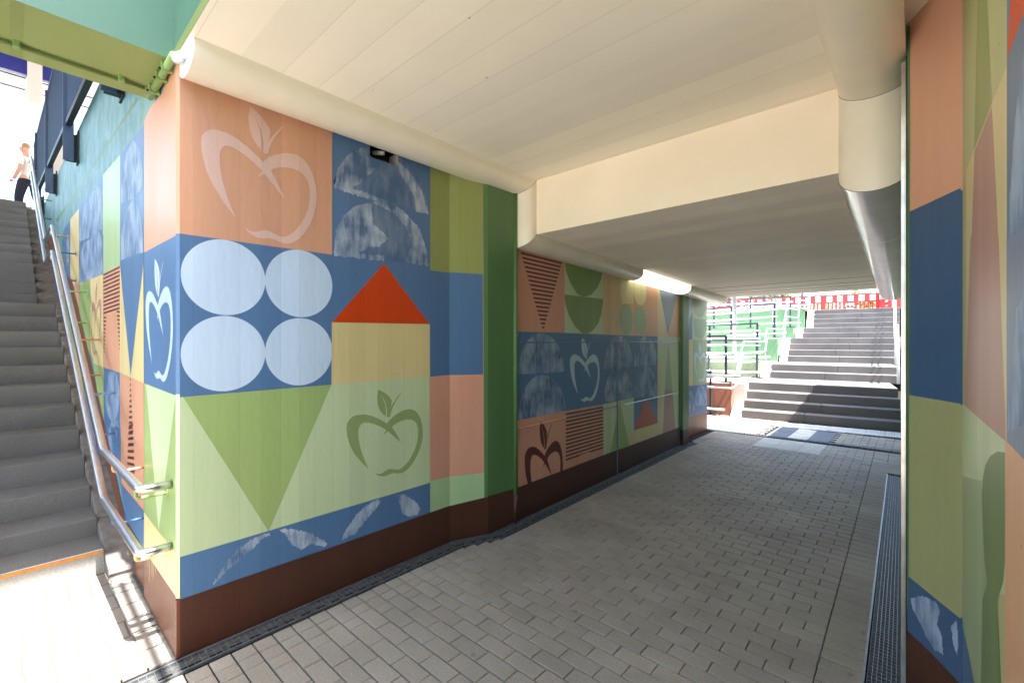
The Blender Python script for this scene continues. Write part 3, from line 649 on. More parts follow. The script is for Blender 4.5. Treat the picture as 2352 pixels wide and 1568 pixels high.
# hatch frame: raised joints across the wall
g = MB()
zj = f(500, 604)[1]; 
def ledge(a0, a1, z, mat, h=.012, dd=.012): g.hexa([W2.at(a0, z), W2.at(a1, z), W2.at(a1, z, dd), W2.at(a0, z, dd), W2.at(a0, z+h), W2.at(a1, z+h), W2.at(a1, z+h, dd*.6), W2.at(a0, z+h, dd*.6)], mat)
ledge(f(215, 604)[0], W2.L, zj, 'steelblue')
kid(g, 'panel_joint', wall2)
for x, z0 in ((803, .0), (1168, .0)):
    a = f(x, 900)[0]; g = MB(); g.hexa([W2.at(a, z0), W2.at(a+.02, z0), W2.at(a+.02, z0, .01), W2.at(a, z0, .01), W2.at(a, zj), W2.at(a+.02, zj), W2.at(a+.02, zj, .01), W2.at(a, zj, .01)], 'steelblue'); kid(g, 'panel_joint', wall2)
for x0, x1, y0_, mat in ((222, 503, 1140, 'salmon'), (503, 803, 1060, 'maroon'), (853, 1043, 985, 'paleblue'), (1043, 1168, 950, 'palegreen')):
    g = MB(); z = f((x0+x1)/2, y0_)[1]; ledge(f(x0, 1000)[0], f(x1, 1000)[0], f(x0, 1100)[1]*0+.82, mat, .008, .014); kid(g, 'panel_joint', wall2)

# --- far pier and far wall
mb = MB(); mb.box(-3.2, -2.70, 6.93, 7.16, 0, 2.41, 'dkgreen'); 
P2 = Plane((-2.70, 6.93), (-2.70, 7.16)); m = Mural(P2, mb, 0, P2.L, 0, 2.4); m.add('brown', [(0, 0), (P2.L, 0), (P2.L, .24), (0, .24)])
P3 = Plane((-3.0, 6.93), (-2.70, 6.93)); m = Mural(P3, mb, 0, P3.L, 0, 2.4); m.add('brown', [(0, 0), (P3.L, 0), (P3.L, .24), (0, .24)])
tag(mb.build('pier', bevel=0), 'slim dark green pier near the far mouth of the underpass', 'pier')
W3 = Plane((-2.866, 7.16), (-2.876, 8.50)); mb = MB()
mb.hexa([W3.at(0, 0), W3.at(W3.L, 0), W3.at(W3.L, 0, -.4), W3.at(0, 0, -.4), W3.at(0, 2.37), W3.at(W3.L, 2.37), W3.at(W3.L, 2.37, -.4), W3.at(0, 2.37, -.4)], 'salmon')
m = Mural(W3, mb, 0, W3.L, 0, 2.36)
m.px('paleblue', [(1190, 200), (1248, 200), (1248, 585), (1190, 590)], c6); m.px('blue', [(1190, 585), (1247, 585), (1247, 470), (1236, 445), (1247, 420), (1240, 350), (1190, 350), (1190, 580)], c6) if False else None
m.px('blue', [(1232, 470), (1248, 420), (1248, 585), (1222, 585)], c6); m.px('blue', [(1190, 200), (1222, 300), (1240, 430), (1190, 440)], c6) if False else None
m.px('palegreen', [(1248, 200), (1350, 200), (1350, 585), (1248, 585)], c6)
m.px('sage', [(1250, 300), (1334, 330), (1332, 400), (1310, 448), (1285, 455), (1262, 430), (1250, 380)], c6); m.px('sage', [(1250, 458), (1334, 470), (1330, 530), (1310, 578), (1288, 584), (1262, 560)], c6)
m.px('yellow', [(1190, 587), (1250, 587), (1250, 852), (1190, 862)], c6); m.px('sage', [(1250, 587), (1350, 587), (1350, 842), (1250, 852)], c6)
f3 = lambda x, y_: W3.sz(*c6(x, y_)); apple(m, 'white_blue', f3(1258, 700)[0], f3(1330, 700)[0], f3(1300, 832)[1], f3(1290, 600)[1])
m.px('blue', [(1190, 865), (1350, 842), (1350, 1010), (1190, 1050)], c6)
half(m, 'chalk_s', 1262, 1336, 975, 968, 850, c6); half(m, 'chalk_s', 1190, 1262, 1030, 1000, 870, c6)
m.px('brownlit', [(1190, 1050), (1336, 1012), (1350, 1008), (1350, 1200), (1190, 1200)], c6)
tag(mb.build('mural_wall'), 'short painted wall end with pale apple outline at the sunlit far mouth', 'painted wall')

# --- wall beside the left stair
S0, S1 = (-3.61, .585), (-14.2, .436); SW = Plane(S0, S1); mb = MB()
ztop = lambda a: 3.90+.047*a
Ls = SW.L
mb.hexa([SW.at(0, 0), SW.at(Ls, 0), SW.at(Ls, 0, -.3), SW.at(0, 0, -.3), SW.at(0, ztop(0)), SW.at(Ls, ztop(Ls)), SW.at(Ls, ztop(Ls), -.3), SW.at(0, ztop(0), -.3)], 'teal_wall')
mb.box(-3.61, -3.365, .5625, .86, 3.014, 3.9, 'sky_teal')
m = Mural(SW, mb, 0, Ls, 0, 4.6)
m.px('dkgreen', [(128.5, 506), (315, 224), (320, 227), (132.5, 509)])
m.px('greentop', [(328, 200), (331.5, 200), (331.5, 300), (328, 300)])
m.px('blue', [(706, 912), (845, 735), (845, 1540), (706, 1548)], k1)
m.px('mint', [(605, 1030), (706, 912), (706, 1550), (605, 1590)], k1); m.px('mint', [(760, 0), (883, -40), (883, 190), (760, 248)], k2)
m.px('blue', [(465, 1225), (605, 1030), (605, 1600), (465, 1640)], k1); m.px('blue', [(583, 0), (760, -40), (760, 246), (583, 312)], k2)
m.px('yellow', [(413, 1290), (465, 1225), (465, 1640), (413, 1650)], k1); m.px('yellow', [(515, -30), (583, -60), (583, 332), (515, 345)], k2)
m.px('blue', [(370, 1360), (413, 1290), (413, 1640), (370, 1700)], k1); m.px('blue', [(455, 0), (515, -30), (515, 330), (470, 300)], k2)
m.px('chalk_s', [(390, 1450), (400, 1360), (408, 1450), (406, 1560), (392, 1560)], k1)
def disc(mu, mat, x0, x1, y0, y1, cv, n=24): mu.px(mat, [((x0+x1)/2+(x1-x0)/2*math.cos(2*math.pi*i/n), (y0+y1)/2+(y1-y0)/2*math.sin(2*math.pi*i/n)) for i in range(n)], cv)
m.px('chalk_s', [(708, 1200), (715, 1050), (745, 900), (785, 820), (815, 860), (838, 960), (841, 1100), (790, 1165)], k1)
m.px('chalk_s', [(710, 1530), (715, 1380), (745, 1230), (785, 1165), (815, 1210), (838, 1330), (843, 1490), (740, 1535)], k1)
m.px('chalk_s', [(468, 1420), (470, 1300), (500, 1200), (545, 1130), (585, 1090), (603, 1150), (603, 1340), (545, 1390)], k1)
m.px('chalk_s', [(468, 1700), (470, 1560), (500, 1450), (545, 1385), (585, 1360), (603, 1420), (603, 1620), (545, 1700)], k1)
m.px('chalk_s', [(590, 290), (590, 120), (620, 20), (680, -20), (740, 40), (758, 120), (756, 240)], k2)
# pink with dark bars, inverted blue triangle, yellow
m.px('pink', [(760, 248), (883, 186), (884, 975), (765, 935)], k2)
m.stripes('maroon', (762, 250), (764, 870), (883, 192), (884, 850), 22, .46, k2, 0, 11)
m.k += 1; m.px('pink', [(805, 560), (838, 550), (858, 590), (868, 700), (874, 840), (874, 900), (774, 900), (776, 800), (782, 700), (790, 610)], k2) 
m.stripes('maroon', (762, 250), (764, 870), (805, 245), (766, 870), 22, .46, k2, 11, 21); m.stripes('maroon', (838, 205), (882, 850), (883, 192), (884, 850), 22, .46, k2, 11, 21)
m.px('yellow', [(883, 186), (1056, 90), (1060, 1052), (884, 975)], k2); m.px('blue', [(884, 150), (1056, 90), (1056, 190), (963, 1000), (884, 180)], k2)
m.px('midgreen', [(583, 318), (667, 288), (667, 700), (660, 900), (583, 700)], k2)
m.px('yellow', [(667, 288), (760, 250), (764, 935), (690, 905), (667, 800)], k2); apple(m, 'mauve', SW.sz(*k2(748, 600))[0], SW.sz(*k2(672, 600))[0], SW.sz(*k2(715, 850))[1], SW.sz(*k2(700, 310))[1])
m.px('salmon', [(545, 330), (583, 318), (583, 500), (560, 450)], k2)
m.px('midgreen', [(690, 905), (765, 935), (768, 1400), (740, 1300)], k2)
m.px('blue', [(765, 938), (885, 978), (889, 1568), (800, 1568), (766, 1400)], k2)
disc(m, 'chalk_s', 778, 884, 960, 1330, k2); m.px('chalk_s', [(800, 1560), (800, 1400), (830, 1300), (870, 1330), (885, 1450), (888, 1568)], k2)
m.px('pink', [(885, 976), (1060, 1052), (1062, 1700), (889, 1700)], k2); m.px('pink', [(742, 0), (884, 0), (884, 512), (745, 345)], k3)
m.stripes('maroon', (961, 1015), (945, 1568), (966, 1015), (985, 1568), 14, .44, k2, 0, 13)
m.stripes('maroon', (792, -10), (778, 360), (818, -25), (832, 392), 10, .45, k3)
m.px('blue', [(680, 0), (742, 0), (745, 345), (700, 200)], k3); m.px('blue', [(740, 340), (885, 512), (887, 735), (770, 560)], k3)
# brown skirting that climbs with the stair
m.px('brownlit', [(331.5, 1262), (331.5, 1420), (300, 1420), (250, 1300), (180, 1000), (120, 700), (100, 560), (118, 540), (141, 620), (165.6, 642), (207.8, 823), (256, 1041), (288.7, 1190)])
sw = tag(mb.build('stair_side_wall'), 'tall teal and blue painted wall beside the left stair', 'painted wall')

# --- right wall near the camera
A0p, A1p = (-.040, 2.69), (.116, 2.409); RA = Plane(A0p, A1p); B0p, B1p = (.121, 2.40), (.30, -2.6); RB = Plane(B0p, B1p)
mb = MB(); H = 3.6
def quadwall(p, q, z0, z1, mat): mb.face([(q[0], q[1], z0), (p[0], p[1], z0), (p[0], p[1], z1), (q[0], q[1], z1)], mat)
foot = [A0p, A1p, B0p, B1p, (1.6, -2.6), (1.6, 11.6), (rx(11.6)-.0, 11.6), (rx(2.72), 2.72)]
mb.face([(x, y, H) for x, y in foot], 'concrete')
for i in range(len(foot)): quadwall(foot[i], foot[(i+1) % len(foot)], 0, H, 'concrete' if i in (3, 4, 5) else 'dkgreen')
m = Mural(RA, mb, 0, RA.L, 0, H)
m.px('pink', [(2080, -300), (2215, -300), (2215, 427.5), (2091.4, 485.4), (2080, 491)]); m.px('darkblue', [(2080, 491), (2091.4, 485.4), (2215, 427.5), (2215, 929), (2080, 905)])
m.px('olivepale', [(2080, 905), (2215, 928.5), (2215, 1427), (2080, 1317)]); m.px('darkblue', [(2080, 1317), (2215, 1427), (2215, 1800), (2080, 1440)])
m.px('chalk_soft', [(190, 1050), (230, 1035), (290, 1040), (350, 1080), (370, 1130), (350, 1200), (380, 1290), (390, 1400), (340, 1370), (290, 1290), (240, 1190), (200, 1110)], r5)
m.px('chalk_soft', [(440, 1210), (470, 1190), (480, 1300), (475, 1400), (450, 1330)], r5)
m.px('brown', [(2075, 1436), (2100, 1462), (2140, 1500), (2204.9, 1568), (2215, 1580), (2215, 1900), (2075, 1900)])
m.px('dkgreen', [(2070, 60), (2091.2, 60), (2088.5, 1200), (2086.6, 1400), (2070, 1400)])
m = Mural(Plane(A1p, B0p), mb, 0, .01, 0, H)
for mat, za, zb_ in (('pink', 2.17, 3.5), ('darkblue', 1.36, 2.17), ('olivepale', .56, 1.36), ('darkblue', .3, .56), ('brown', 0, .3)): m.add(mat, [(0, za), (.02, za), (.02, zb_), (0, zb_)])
m = Mural(RB, mb, 0, RB.L, 0, H)
m.px('softolive', [(2211, -1500), (2313, -1500), (2313, 1700), (2211, 1700)])
m.px('olive', [(582, -900), (610, -900), (632, 0), (662, 610), (555, 900), (575, 0)], r3)
m.px('yellow', [(508, 1000), (752, 375), (752, 1700), (508, 1900)], r3); m.px('yellow', [(632, -100), (938, -200), (938, 1480), (632, 1225)], r4)
m.px('mauve', [(660, 625), (670, 800), (706, 1568), (535, 1568), (558, 890)], r3); m.px('mauve', [(668, -30), (875, -30), (928, 1478), (625, 1220), (650, 500)], r4)
m.px('palegreen', [(590, 1196), (628, 1218), (932, 1482), (940, 2600), (590, 2600)], r4)
m.px('sage', [(496, 330), (500, 300), (625, 330), (640, 800), (665, 960), (630, 1100), (620, 1568), (585, 1568), (500, 1180)], r5)
m.px('rgreen', [(626, 420), (632, 320), (648, 235), (680, 175), (725, 150), (775, 158), (778, 700), (760, 950), (720, 1060), (745, 1568), (620, 1568), (630, 1050), (662, 960), (640, 800)], r5)
m.px('blue', [(488, 1165), (496, 1160), (545, 1380), (580, 1568), (590, 1700), (490, 1700)], r5)
m.px('steelblue', [(750, -900), (1400, -2000), (1400, 2300), (750, 1480)], r3); m.px('orange', [(775, -60), (870, -300), (870, 30), (752, 345)], r3)
m.px('chalk_soft', [(1200, -400), (1200, 1300), (765, 1440), (752, 1420), (800, 700), (845, 330), (900, -100)], r3)
m.px('greyblue', [(936, 0), (1300, -200), (1300, 2000), (936, 1480)], r4); m.px('chalk_soft', [(1010, 500), (1200, 100), (1200, 1200), (1000, 1400), (938, 1400)], r4)
m.px('peach', [(772, 80), (880, 190), (1100, 500), (1100, 2200), (772, 2200)], r5); m.px('peach2', [(880, 190), (840, 230), (800, 330), (785, 480), (780, 800), (800, 1150), (850, 1400), (1000, 1500), (1100, 1200), (1000, 300)], r5)
m.px('peach2', [(785, 1568), (795, 1500), (830, 1465), (870, 1480), (900, 1700), (785, 1700)], r5)
m.px('brown', [(2204, 1566), (2240, 1900), (2600, 2600), (2204, 2600)])
rw = tag(mb.build('mural_wall'), 'splayed painted wall at the right edge with tall bands of pink, blue and olive', 'painted wall')
g = MB(); g.box(-.062, -.046, 2.70, 2.712, 0, 2.86, 'alu'); g.box(-.046, -.034, 2.694, 2.706, 0, 2.88, 'fence_dark'); g.box(-.058, -.05, 2.69, 2.70, 0, 2.5, 'alu')
kid(g, 'joint_profile', rw)

# --- solid ground behind the walls
tag(MB().box(-16, -3.25, .87, 8.48, -.02, 2.95, 'earth').box(-3.25, -3.0, 3.0, 7.0, -.02, 2.36, 'earth').build('embankment'), kind='structure')

# ================================================================ BRIDGE DECK
mb = MB()
x0, x1 = -3.0, 1.7; yf, yb, ye = .556, 3.115, 8.52; H1, H2, H3 = 3.02, 2.545, 2.372
mb.face([(x0, yf, H1), (x0, yb, H1), (x1, yb, H1), (x1, yf, H1)], 'ceiling')
mb.face([(x0, yb, H1), (x0, yb, H2), (x1, yb, H2), (x1, yb, H1)], 'beam_cream')
mb.face([(x0, yb, H2), (x0, ye, H3), (x1, ye, H3), (x1, yb, H2)], 'ceiling_grey')
mb.face([(x0, ye, H3), (x0, ye, 4.1), (x1, ye, 4.1), (x1, ye, H3)], 'concrete'); mb.face([(x0, yf, 4.1), (x1, yf, 4.1), (x1, ye, 4.1), (x0, ye, 4.1)], 'concrete')
mb.face([(x0, yf, H1), (x1, yf, H1), (x1, yf, 4.1), (x0, yf, 4.1)], 'teal'); mb.face([(x0, yf-.001, H1), (x1, yf-.001, H1), (x1, yf-.001, H1+.055), (x0, yf-.001, H1+.055)], 'olive_soffit')
mb.face([(x0, yf, H1), (x0, yf, 4.1), (x0, ye, 4.1), (x0, ye, H3), (x0, yb, H2), (x0, yb, H1)], 'concrete'); mb.face([(x1, yf, H1), (x1, yb, H1), (x1, yb, H2), (x1, ye, H3), (x1, ye, 4.1), (x1, yf, 4.1)], 'concrete')
g0 = MB(); deck = tag(mb.build('bridge_deck'), 'concrete bridge deck over the underpass with cream painted stepped soffit', 'bridge')
for k, (dy, wz) in enumerate(((7.2, .02), (7.62, .015), (7.95, .012), (8.2, .012))):
    z = H2+(H3-H2)*(dy-yb)/(ye-yb); g = MB(); g.box(-2.6, -.2, dy-.004, dy+.004, z-.004, z+.006, 'concrete'); kid(g, 'soffit_joint', deck)
g0.tube([(-2.0, .50, 4.0), (1.7, .50, 4.0)], .022, 'galv', 10); kid(g0, 'shadow_tube', deck, smooth=True)  # unseen tube, added to cast a shadow stripe on the paving
mb = MB(); mb.box(-3.36, -2.8005, -5, .568, 3.021, 4.5, 'teal', {0: 'olive_soffit'})
beam = tag(mb.build('bridge_beam'), 'deep teal and olive painted beam overhead at top left', 'beam')
tag(MB().box(-3.6, -2.06, -5, .565, 4.504, 4.75, 'concrete').build('walkway_slab'), 'concrete walkway slab overhanging the teal beam', 'slab')
cd = empty('conduit', (-3.19, .5, 3.0), label='thin green conduit clipped under the olive beam', cat='conduit')
g = MB(); g.tube([(-3.17, -4, 3.006), (-3.20, .50, 3.006)], .009, 'pipe_green'); kid(g, 'tube', cd, smooth=True)
for yy in (-.75, .02, .40):
    g = MB(); g.box(-3.21, -3.165, yy-.012, yy+.012, 2.992, 3.022, 'pipe_green'); kid(g, 'clip', cd, bevel=.003)
cd = empty('conduit', (-3, .54, 3.0), label='thick green pipe with white fitting joining the lamp cover', cat='conduit')
g = MB(); g.tube([(-3.27, .535, 2.995), (-2.70, .535, 2.995)], .018, 'pipe_green', 14); g.tube([(-2.70, .535, 2.995), (-2.70, .57, 2.995)], .016, 'pipe_green'); kid(g, 'tube', cd, smooth=True)
g = MB(); g.tube([(-2.715, .545, 2.985), (-2.66, .556, 2.985)], .021, 'white_plastic', 10); g.tube([(-2.66, .556, 2.985), (-2.63, .575, 2.985)], .015, 'white_plastic', 10); kid(g, 'fitting', cd, smooth=True)
for xx in (-3.15, -2.97, -2.85):
    g = MB(); g.box(xx-.012, xx+.012, .51, .56, 2.972, 3.02, 'pipe_green'); g.box(xx-.006, xx+.006, .50, .57, 2.976, 2.984, 'dark'); kid(g, 'clamp', cd, bevel=.002)

# lamp covers: the same hooded profile swept along ceiling, down the step, along the low ceiling
def cover(side, label):
    PR = [(.272, 0), (.272, .04)]+[(.13+.142*math.cos(t), .04+.082*math.sin(t)) for t in [R(156)*i/13 for i in range(1, 14)]]
    root = empty('lamp_cover', (-2.7 if side < 0 else -.1, 3, 2.5), label=label, cat='lamp cover')
    if side > 0: PR = [(.285, 0), (.285, .05)]+[(.13+.155*math.cos(t), .05+.13*math.sin(t)) for t in [R(147)*i/13 for i in range(1, 14)]]
    def pos(e, b, k, yy=None):                    # k = path vertex index
        ys = [.575, yb-b, yb-b, ye-.02]; sl = (H2-H3)/(ye-yb)
        y = ys[k]; z = [H1-b, H1-b, H2-b, H3-b][k]
        if yy is not None: y = yy; z = H1-b if k == 0 else H2-b-(yy-yb)*sl
        if k == 2: y = yb-b
        if side < 0: X = (-2.785 if y < 3.05 and k < 2 else -2.785)+e; 
        else: X = rx(max(y, 2.7))+.0-e
        return (X, y, z)
    def sect(ka, kb, name, mat, ya=None, yb2=None, e0=0):
        g = MB(); n = len(PR); i = 0
        A = [pos(e, b, ka, ya) for e, b in PR]; B = [pos(e, b, kb, yb2) for e, b in PR]
        g.v = A+B; 
        for j in range(n-1):
            g.f.append((j, j+1, n+j+1, n+j) if side > 0 else (j+1, j, n+j, n+j+1)); g.m.append(g.mi(mat))
        o = kid(g, name, root, smooth=True); 
        md = o.modifiers.new('edge', 'EDGE_SPLIT'); md.split_angle = R(35); return o
    def posl(e, b, yy): return pos(e, b, 3, yy)
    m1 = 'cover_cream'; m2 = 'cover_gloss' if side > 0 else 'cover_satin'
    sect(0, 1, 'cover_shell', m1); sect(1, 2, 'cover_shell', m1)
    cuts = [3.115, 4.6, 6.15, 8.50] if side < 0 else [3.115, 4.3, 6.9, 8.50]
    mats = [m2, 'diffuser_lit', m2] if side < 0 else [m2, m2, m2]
    if side < 0: cuts = [3.0, 5.2, 6.75, 8.5]; mats = [m2, 'diffuser_lit', m1]
    for q in range(3):
        a, b = cuts[q], cuts[q+1]
        if q == 0: 
            g = MB(); n = len(PR); g.v = [pos(e, bb, 2) for e, bb in PR]+[posl(e, bb, b-.003) for e, bb in PR]
            for j in range(n-1): g.f.append((j, j+1, n+j+1, n+j) if side > 0 else (j+1, j, n+j, n+j+1)); g.m.append(g.mi(mats[q]))
            o = kid(g, 'cover_shell', root, smooth=True); o.modifiers.new('edge', 'EDGE_SPLIT').split_angle = R(35)
        else: sect(3, 3, 'diffuser' if mats[q] == 'diffuser_lit' else 'cover_shell', mats[q], a+.003, b-.003)
    # end caps
    g = MB(); P = [pos(e, b, 0) for e, b in PR]+[pos(0, 0, 0)]; g.face(P if side < 0 else P[::-1], 'cap_white'); kid(g, 'end_cap', root)
    g = MB(); P = [pos(e, b, 3) for e, b in PR]+[pos(0, 0, 3)]; g.face(P if side > 0 else P[::-1], 'cap_white'); kid(g, 'end_cap', root)
    # dark seams at the joints
    for kk in (1, 2):
        g = MB(); g.tube([pos(e+.0006, b+.0006, kk) for e, b in PR], .0014, 'dark', 5); kid(g, 'seam', root)
    return root
cover(-1, 'long cream hooded lamp cover stepping down along the left wall')
rc = cover(1, 'wide cream and grey hooded lamp cover along the right wall')
g = MB(); PRr = [(.289, 0), (.289, .05)]+[(.13+.159*math.cos(t), .05+.134*math.sin(t)) for t in [R(147)*i/13 for i in range(1, 14)]]
A = [(rx(2.7)-e, .62, H1-b) for e, b in PRr]; B = [(rx(2.7)-e, 1.98, H1-b) for e, b in PRr]; n = len(PRr); g.v = A+B
for j in range(n-1): g.f.append((j, j+1, n+j+1, n+j)); g.m.append(g.mi('diffuser_dim'))
kid(g, 'diffuser', rc, smooth=True)

# ================================================================ LEFT STAIR
stair = empty('staircase', (-4.2, -1, 0), label='grey stone staircase rising to the left under the platform roof', cat='staircase')
ey = lambda X: .44+.0141*(X+4.2)
steps = []
for i in range(1, 13):
    z = [0, .16, .29, .45][i] if i < 4 else .45+.18*(i-3); X = [0, -4.21, -4.55, -4.91][i] if i < 4 else -4.91-.36*(i-3); steps.append((X, z))
for i in range(12): steps.append((-9.4-.34*i, 2.07+.19*(i+1)))
for i, (X, z) in enumerate(steps):
    Xn = steps[i+1][0] if i < len(steps)-1 else X-4; zp = steps[i-1][1] if i else 0
    e = ey(X)-(0 if i < 12 else .10)
    g = MB(); lo = zp-.02 if i else -.011
    g.hexa([(Xn-.02, -3.4, lo), (X, -3.4, lo), (X, e, lo), (Xn-.02, e, lo), (Xn-.02, -3.4, z), (X, -3.4, z), (X, e, z), (Xn-.02, e, z)], 'step_stone', None if i else {3: 'step_sunlit'})  # first step: only the front face is paled to look sunlit
    kid(g, 'step', stair, bevel=.006)
g = MB(); X, z = steps[0]; g.box(X-.004, X+.0025, -3.39, ey(X)-.01, z-.024, z-.004, 'nosing_orange'); kid(g, 'nosing_strip', stair)
g = MB(); g.box(X-.012, X+.001, -3.39, ey(X)-.01, z, z+.002, 'pave_light'); kid(g, 'nosing_strip', stair)
prof = [(-4.02, .0), (-4.06, .13), (-4.6, .33), (-5.2, .60), (-5.8, .90), (-6.4, 1.20), (-7.0, 1.50), (-7.6, 1.80), (-8.2, 2.10), (-9.3, 2.14), (-10.2, 2.6), (-11.2, 3.15), (-12.2, 3.7), (-13.15, 4.30)]
for (xa, za), (xb, zb_) in zip(prof, prof[1:]):
    ea, eb = ey(xa)-(.1 if xa < -9.2 else 0), ey(xb)-(.1 if xb < -9.2 else 0); g = MB(); lo = -.011
    g.hexa([(xb+.004, eb, lo), (xa-.004, ea, lo), (xa-.004, ea+.24, lo), (xb+.004, eb+.24, lo), (xb+.004, eb, zb_-.06), (xa-.004, ea, za-.06 if za > .05 else .0), (xa-.004, ea+.24, za-.06 if za > .05 else .0), (xb+.004, eb+.24, zb_-.06)], 'side_stone')
    kid(g, 'side_stone', stair, bevel=.01)

ry = lambda X: .43+.0141*(X+3)
def P3(X, z, dy=0): return (X, ry(X)+dy, z)
hr = empty('handrail', (-3.5, .43, 0), label='double stainless handrail on the wall of the left stair', cat='handrail')
for z0 in (.87, .55):
    dz = z0-.87; zl = 3.03+dz
    pts = [(-2.87, .556, z0-.005), (-2.87, .432, z0-.005), (-4.02, ry(-4.02), z0+.005), (-8.15, ry(-8.15), zl+.03), (-9.35, ry(-9.35), zl+.03), (-13.4, ry(-13.4), zl+2.33), (-14.0, ry(-14), zl+2.36)]
    g = MB(); g.tube(bend(pts, .05), .0215, 'steel', 16); kid(g, 'rail', hr, smooth=True)
    def rz(X):
        for p, q in zip(pts[1:], pts[2:]):
            if q[0] <= X <= p[0]: return p[2]+(q[2]-p[2])*(p[0]-X)/(p[0]-q[0])
    for X, mat in ((-2.98, 'midgreen' if z0 > .7 else 'cream_yellow'), (-3.66, 'salmon' if z0 > .7 else 'blue'), (-4.75, 'chalk_s'), (-5.55, 'salmon'), (-6.5, 'mint'), (-7.5, 'blue'), (-8.4, 'yellow'), (-9.7, 'greentop'), (-11.2, 'teal'), (-12.7, 'greentop')):
        z = rz(X); y = ry(X); yw = .585+.0141*(X+3.6) if X < -3.61 else .562
        g = MB(); g.tube(bend([(X, y, z-.02), (X, y, z-.07), (X, yw, z-.07)], .03), .0085, mat, 8); g.tube([(X, yw-.006, z-.07), (X, yw-.001, z-.07)], .026, mat, 14); kid(g, 'bracket', hr, smooth=True)

# fence on top of the stair wall
fe = empty('railing', (-6, .45, 3.8), label='dark blue balustrade of close vertical bars on top of the stair wall', cat='railing')
fy = lambda X: .585+.01405*(X+3.6)-.09
ztp = lambda X: 5.40+.07*(-9.02-X); zbt = lambda X: 3.945+.084*(-5.6-X)
def FP(X, z): return (X, fy(X), z)
g = MB(); g.obox(FP(-3.0, ztp(-3)), FP(-14, ztp(-14)), .04, .05, 'fence_blue'); kid(g, 'top_rail', fe)
g = MB(); g.obox(FP(-3.0, zbt(-3)), FP(-14, zbt(-14)), .05, .06, 'fence_dark'); kid(g, 'bottom_rail', fe)
posts = [-4.4, -7.2, -10.0, -12.8]
for k, X in enumerate(posts):
    g = MB(); g.obox(FP(X, zbt(X)-.42), FP(X, ztp(X)), .03, .09, 'fence_blue', up=(0, 1, 0)); po = kid(g, 'post', fe)
    g = MB(); yw = .585+.0141*(X+3.6); g.box(X-.11, X-.03, fy(X)-.02, yw-.016, zbt(X)-.40, zbt(X)-.10, 'fence_dark'); g.box(X-.16, X+.02, yw-.016, yw-.002, zbt(X)-.42, zbt(X)-.06, 'fence_dark'); kid(g, 'bracket', fe)
    Xn = posts[k+1] if k < 3 else -14
    for a, b in ((X, Xn),):
        g = MB(); n = int((a-b)/.075)
        for i in range(n): q = a-(i+.5)*(a-b)/n; g.obox(FP(q, zbt(q)), FP(q, ztp(q)), .012, .03, 'fence_blue', up=(0, 1, 0))
        kid(g, 'bar_infill', fe)

# platform roof
cz = 7.5
mb = MB(); mb.box(-16.3, -1.6, -9, 5, cz, cz+.35, 'soffit_white')
roof = tag(mb.build('platform_roof'), 'white slatted platform roof with blue edge above the left stair', 'roof')
for i in range(20):
    X = -16.2+i*.28; g = MB() if i == 0 else g
    g.box(X, X+.02, -9, 5, cz-.012, cz-.002, 'cap_white')
kid(g, 'soffit_slats', roof)
for X in (-15.6, -14.9): g = MB(); g.box(X, X+.02, -9, 5, cz-.02, cz-.002, 'anthracite'); kid(g, 'soffit_gap', roof)
g = MB(); g.box(-14.02, -13.9, -9, .8, cz-.32, cz-.003, 'trim_blue'); kid(g, 'edge_trim', roof)
g = MB(); g.hexa([(-16.2, .24, cz-.7), (-13.8, .24, cz-.9), (-13.8, .46, cz-.9), (-16.2, .46, cz-.7), (-16.2, .24, cz-.003), (-13.8, .24, cz-.003), (-13.8, .46, cz-.003), (-16.2, .46, cz-.003)], 'soffit_white'); kid(g, 'roof_beam', roof)
g = MB(); g.box(-14.2, -14.02, .62, .80, 2.5, cz-.003, 'soffit_white'); kid(g, 'column', roof)
tag(MB().box(-60, -13.14-.34, -30, .3, 4.0, 4.345, 'pave_light').box(-60, -14.3, .3, 60, 4.0, 4.345, 'pave_light').build('platform'), kind='structure')

# ring lamp beyond the stair
lampo = empty('street_lamp', (-17, -2.5, 4.3), label='white ring shaped lamp on a mast beyond the top of the left stair', cat='street lamp')
r_ = ray(8, 366); k_ = 13; lc = Vector((r_[0]*k_, r_[1]*k_, EYE+r_[2]*k_))
g = MB(); g.tube([lc+Vector((.26*math.cos(t), .26*math.sin(t), 0)) for t in [2*math.pi*i/24 for i in range(25)]], .022, 'white_plastic', 8, cap=False); kid(g, 'ring', lampo, smooth=True)
g = MB(); md = Vector((-CB, -CA, 0)); g.tube(bend([lc+md*.26, lc+md*1.2, Vector((lc.x+md.x*1.2, lc.y+md.y*1.2, 4.35))], .1), .03, 'galv', 10); kid(g, 'mast', lampo, smooth=True)

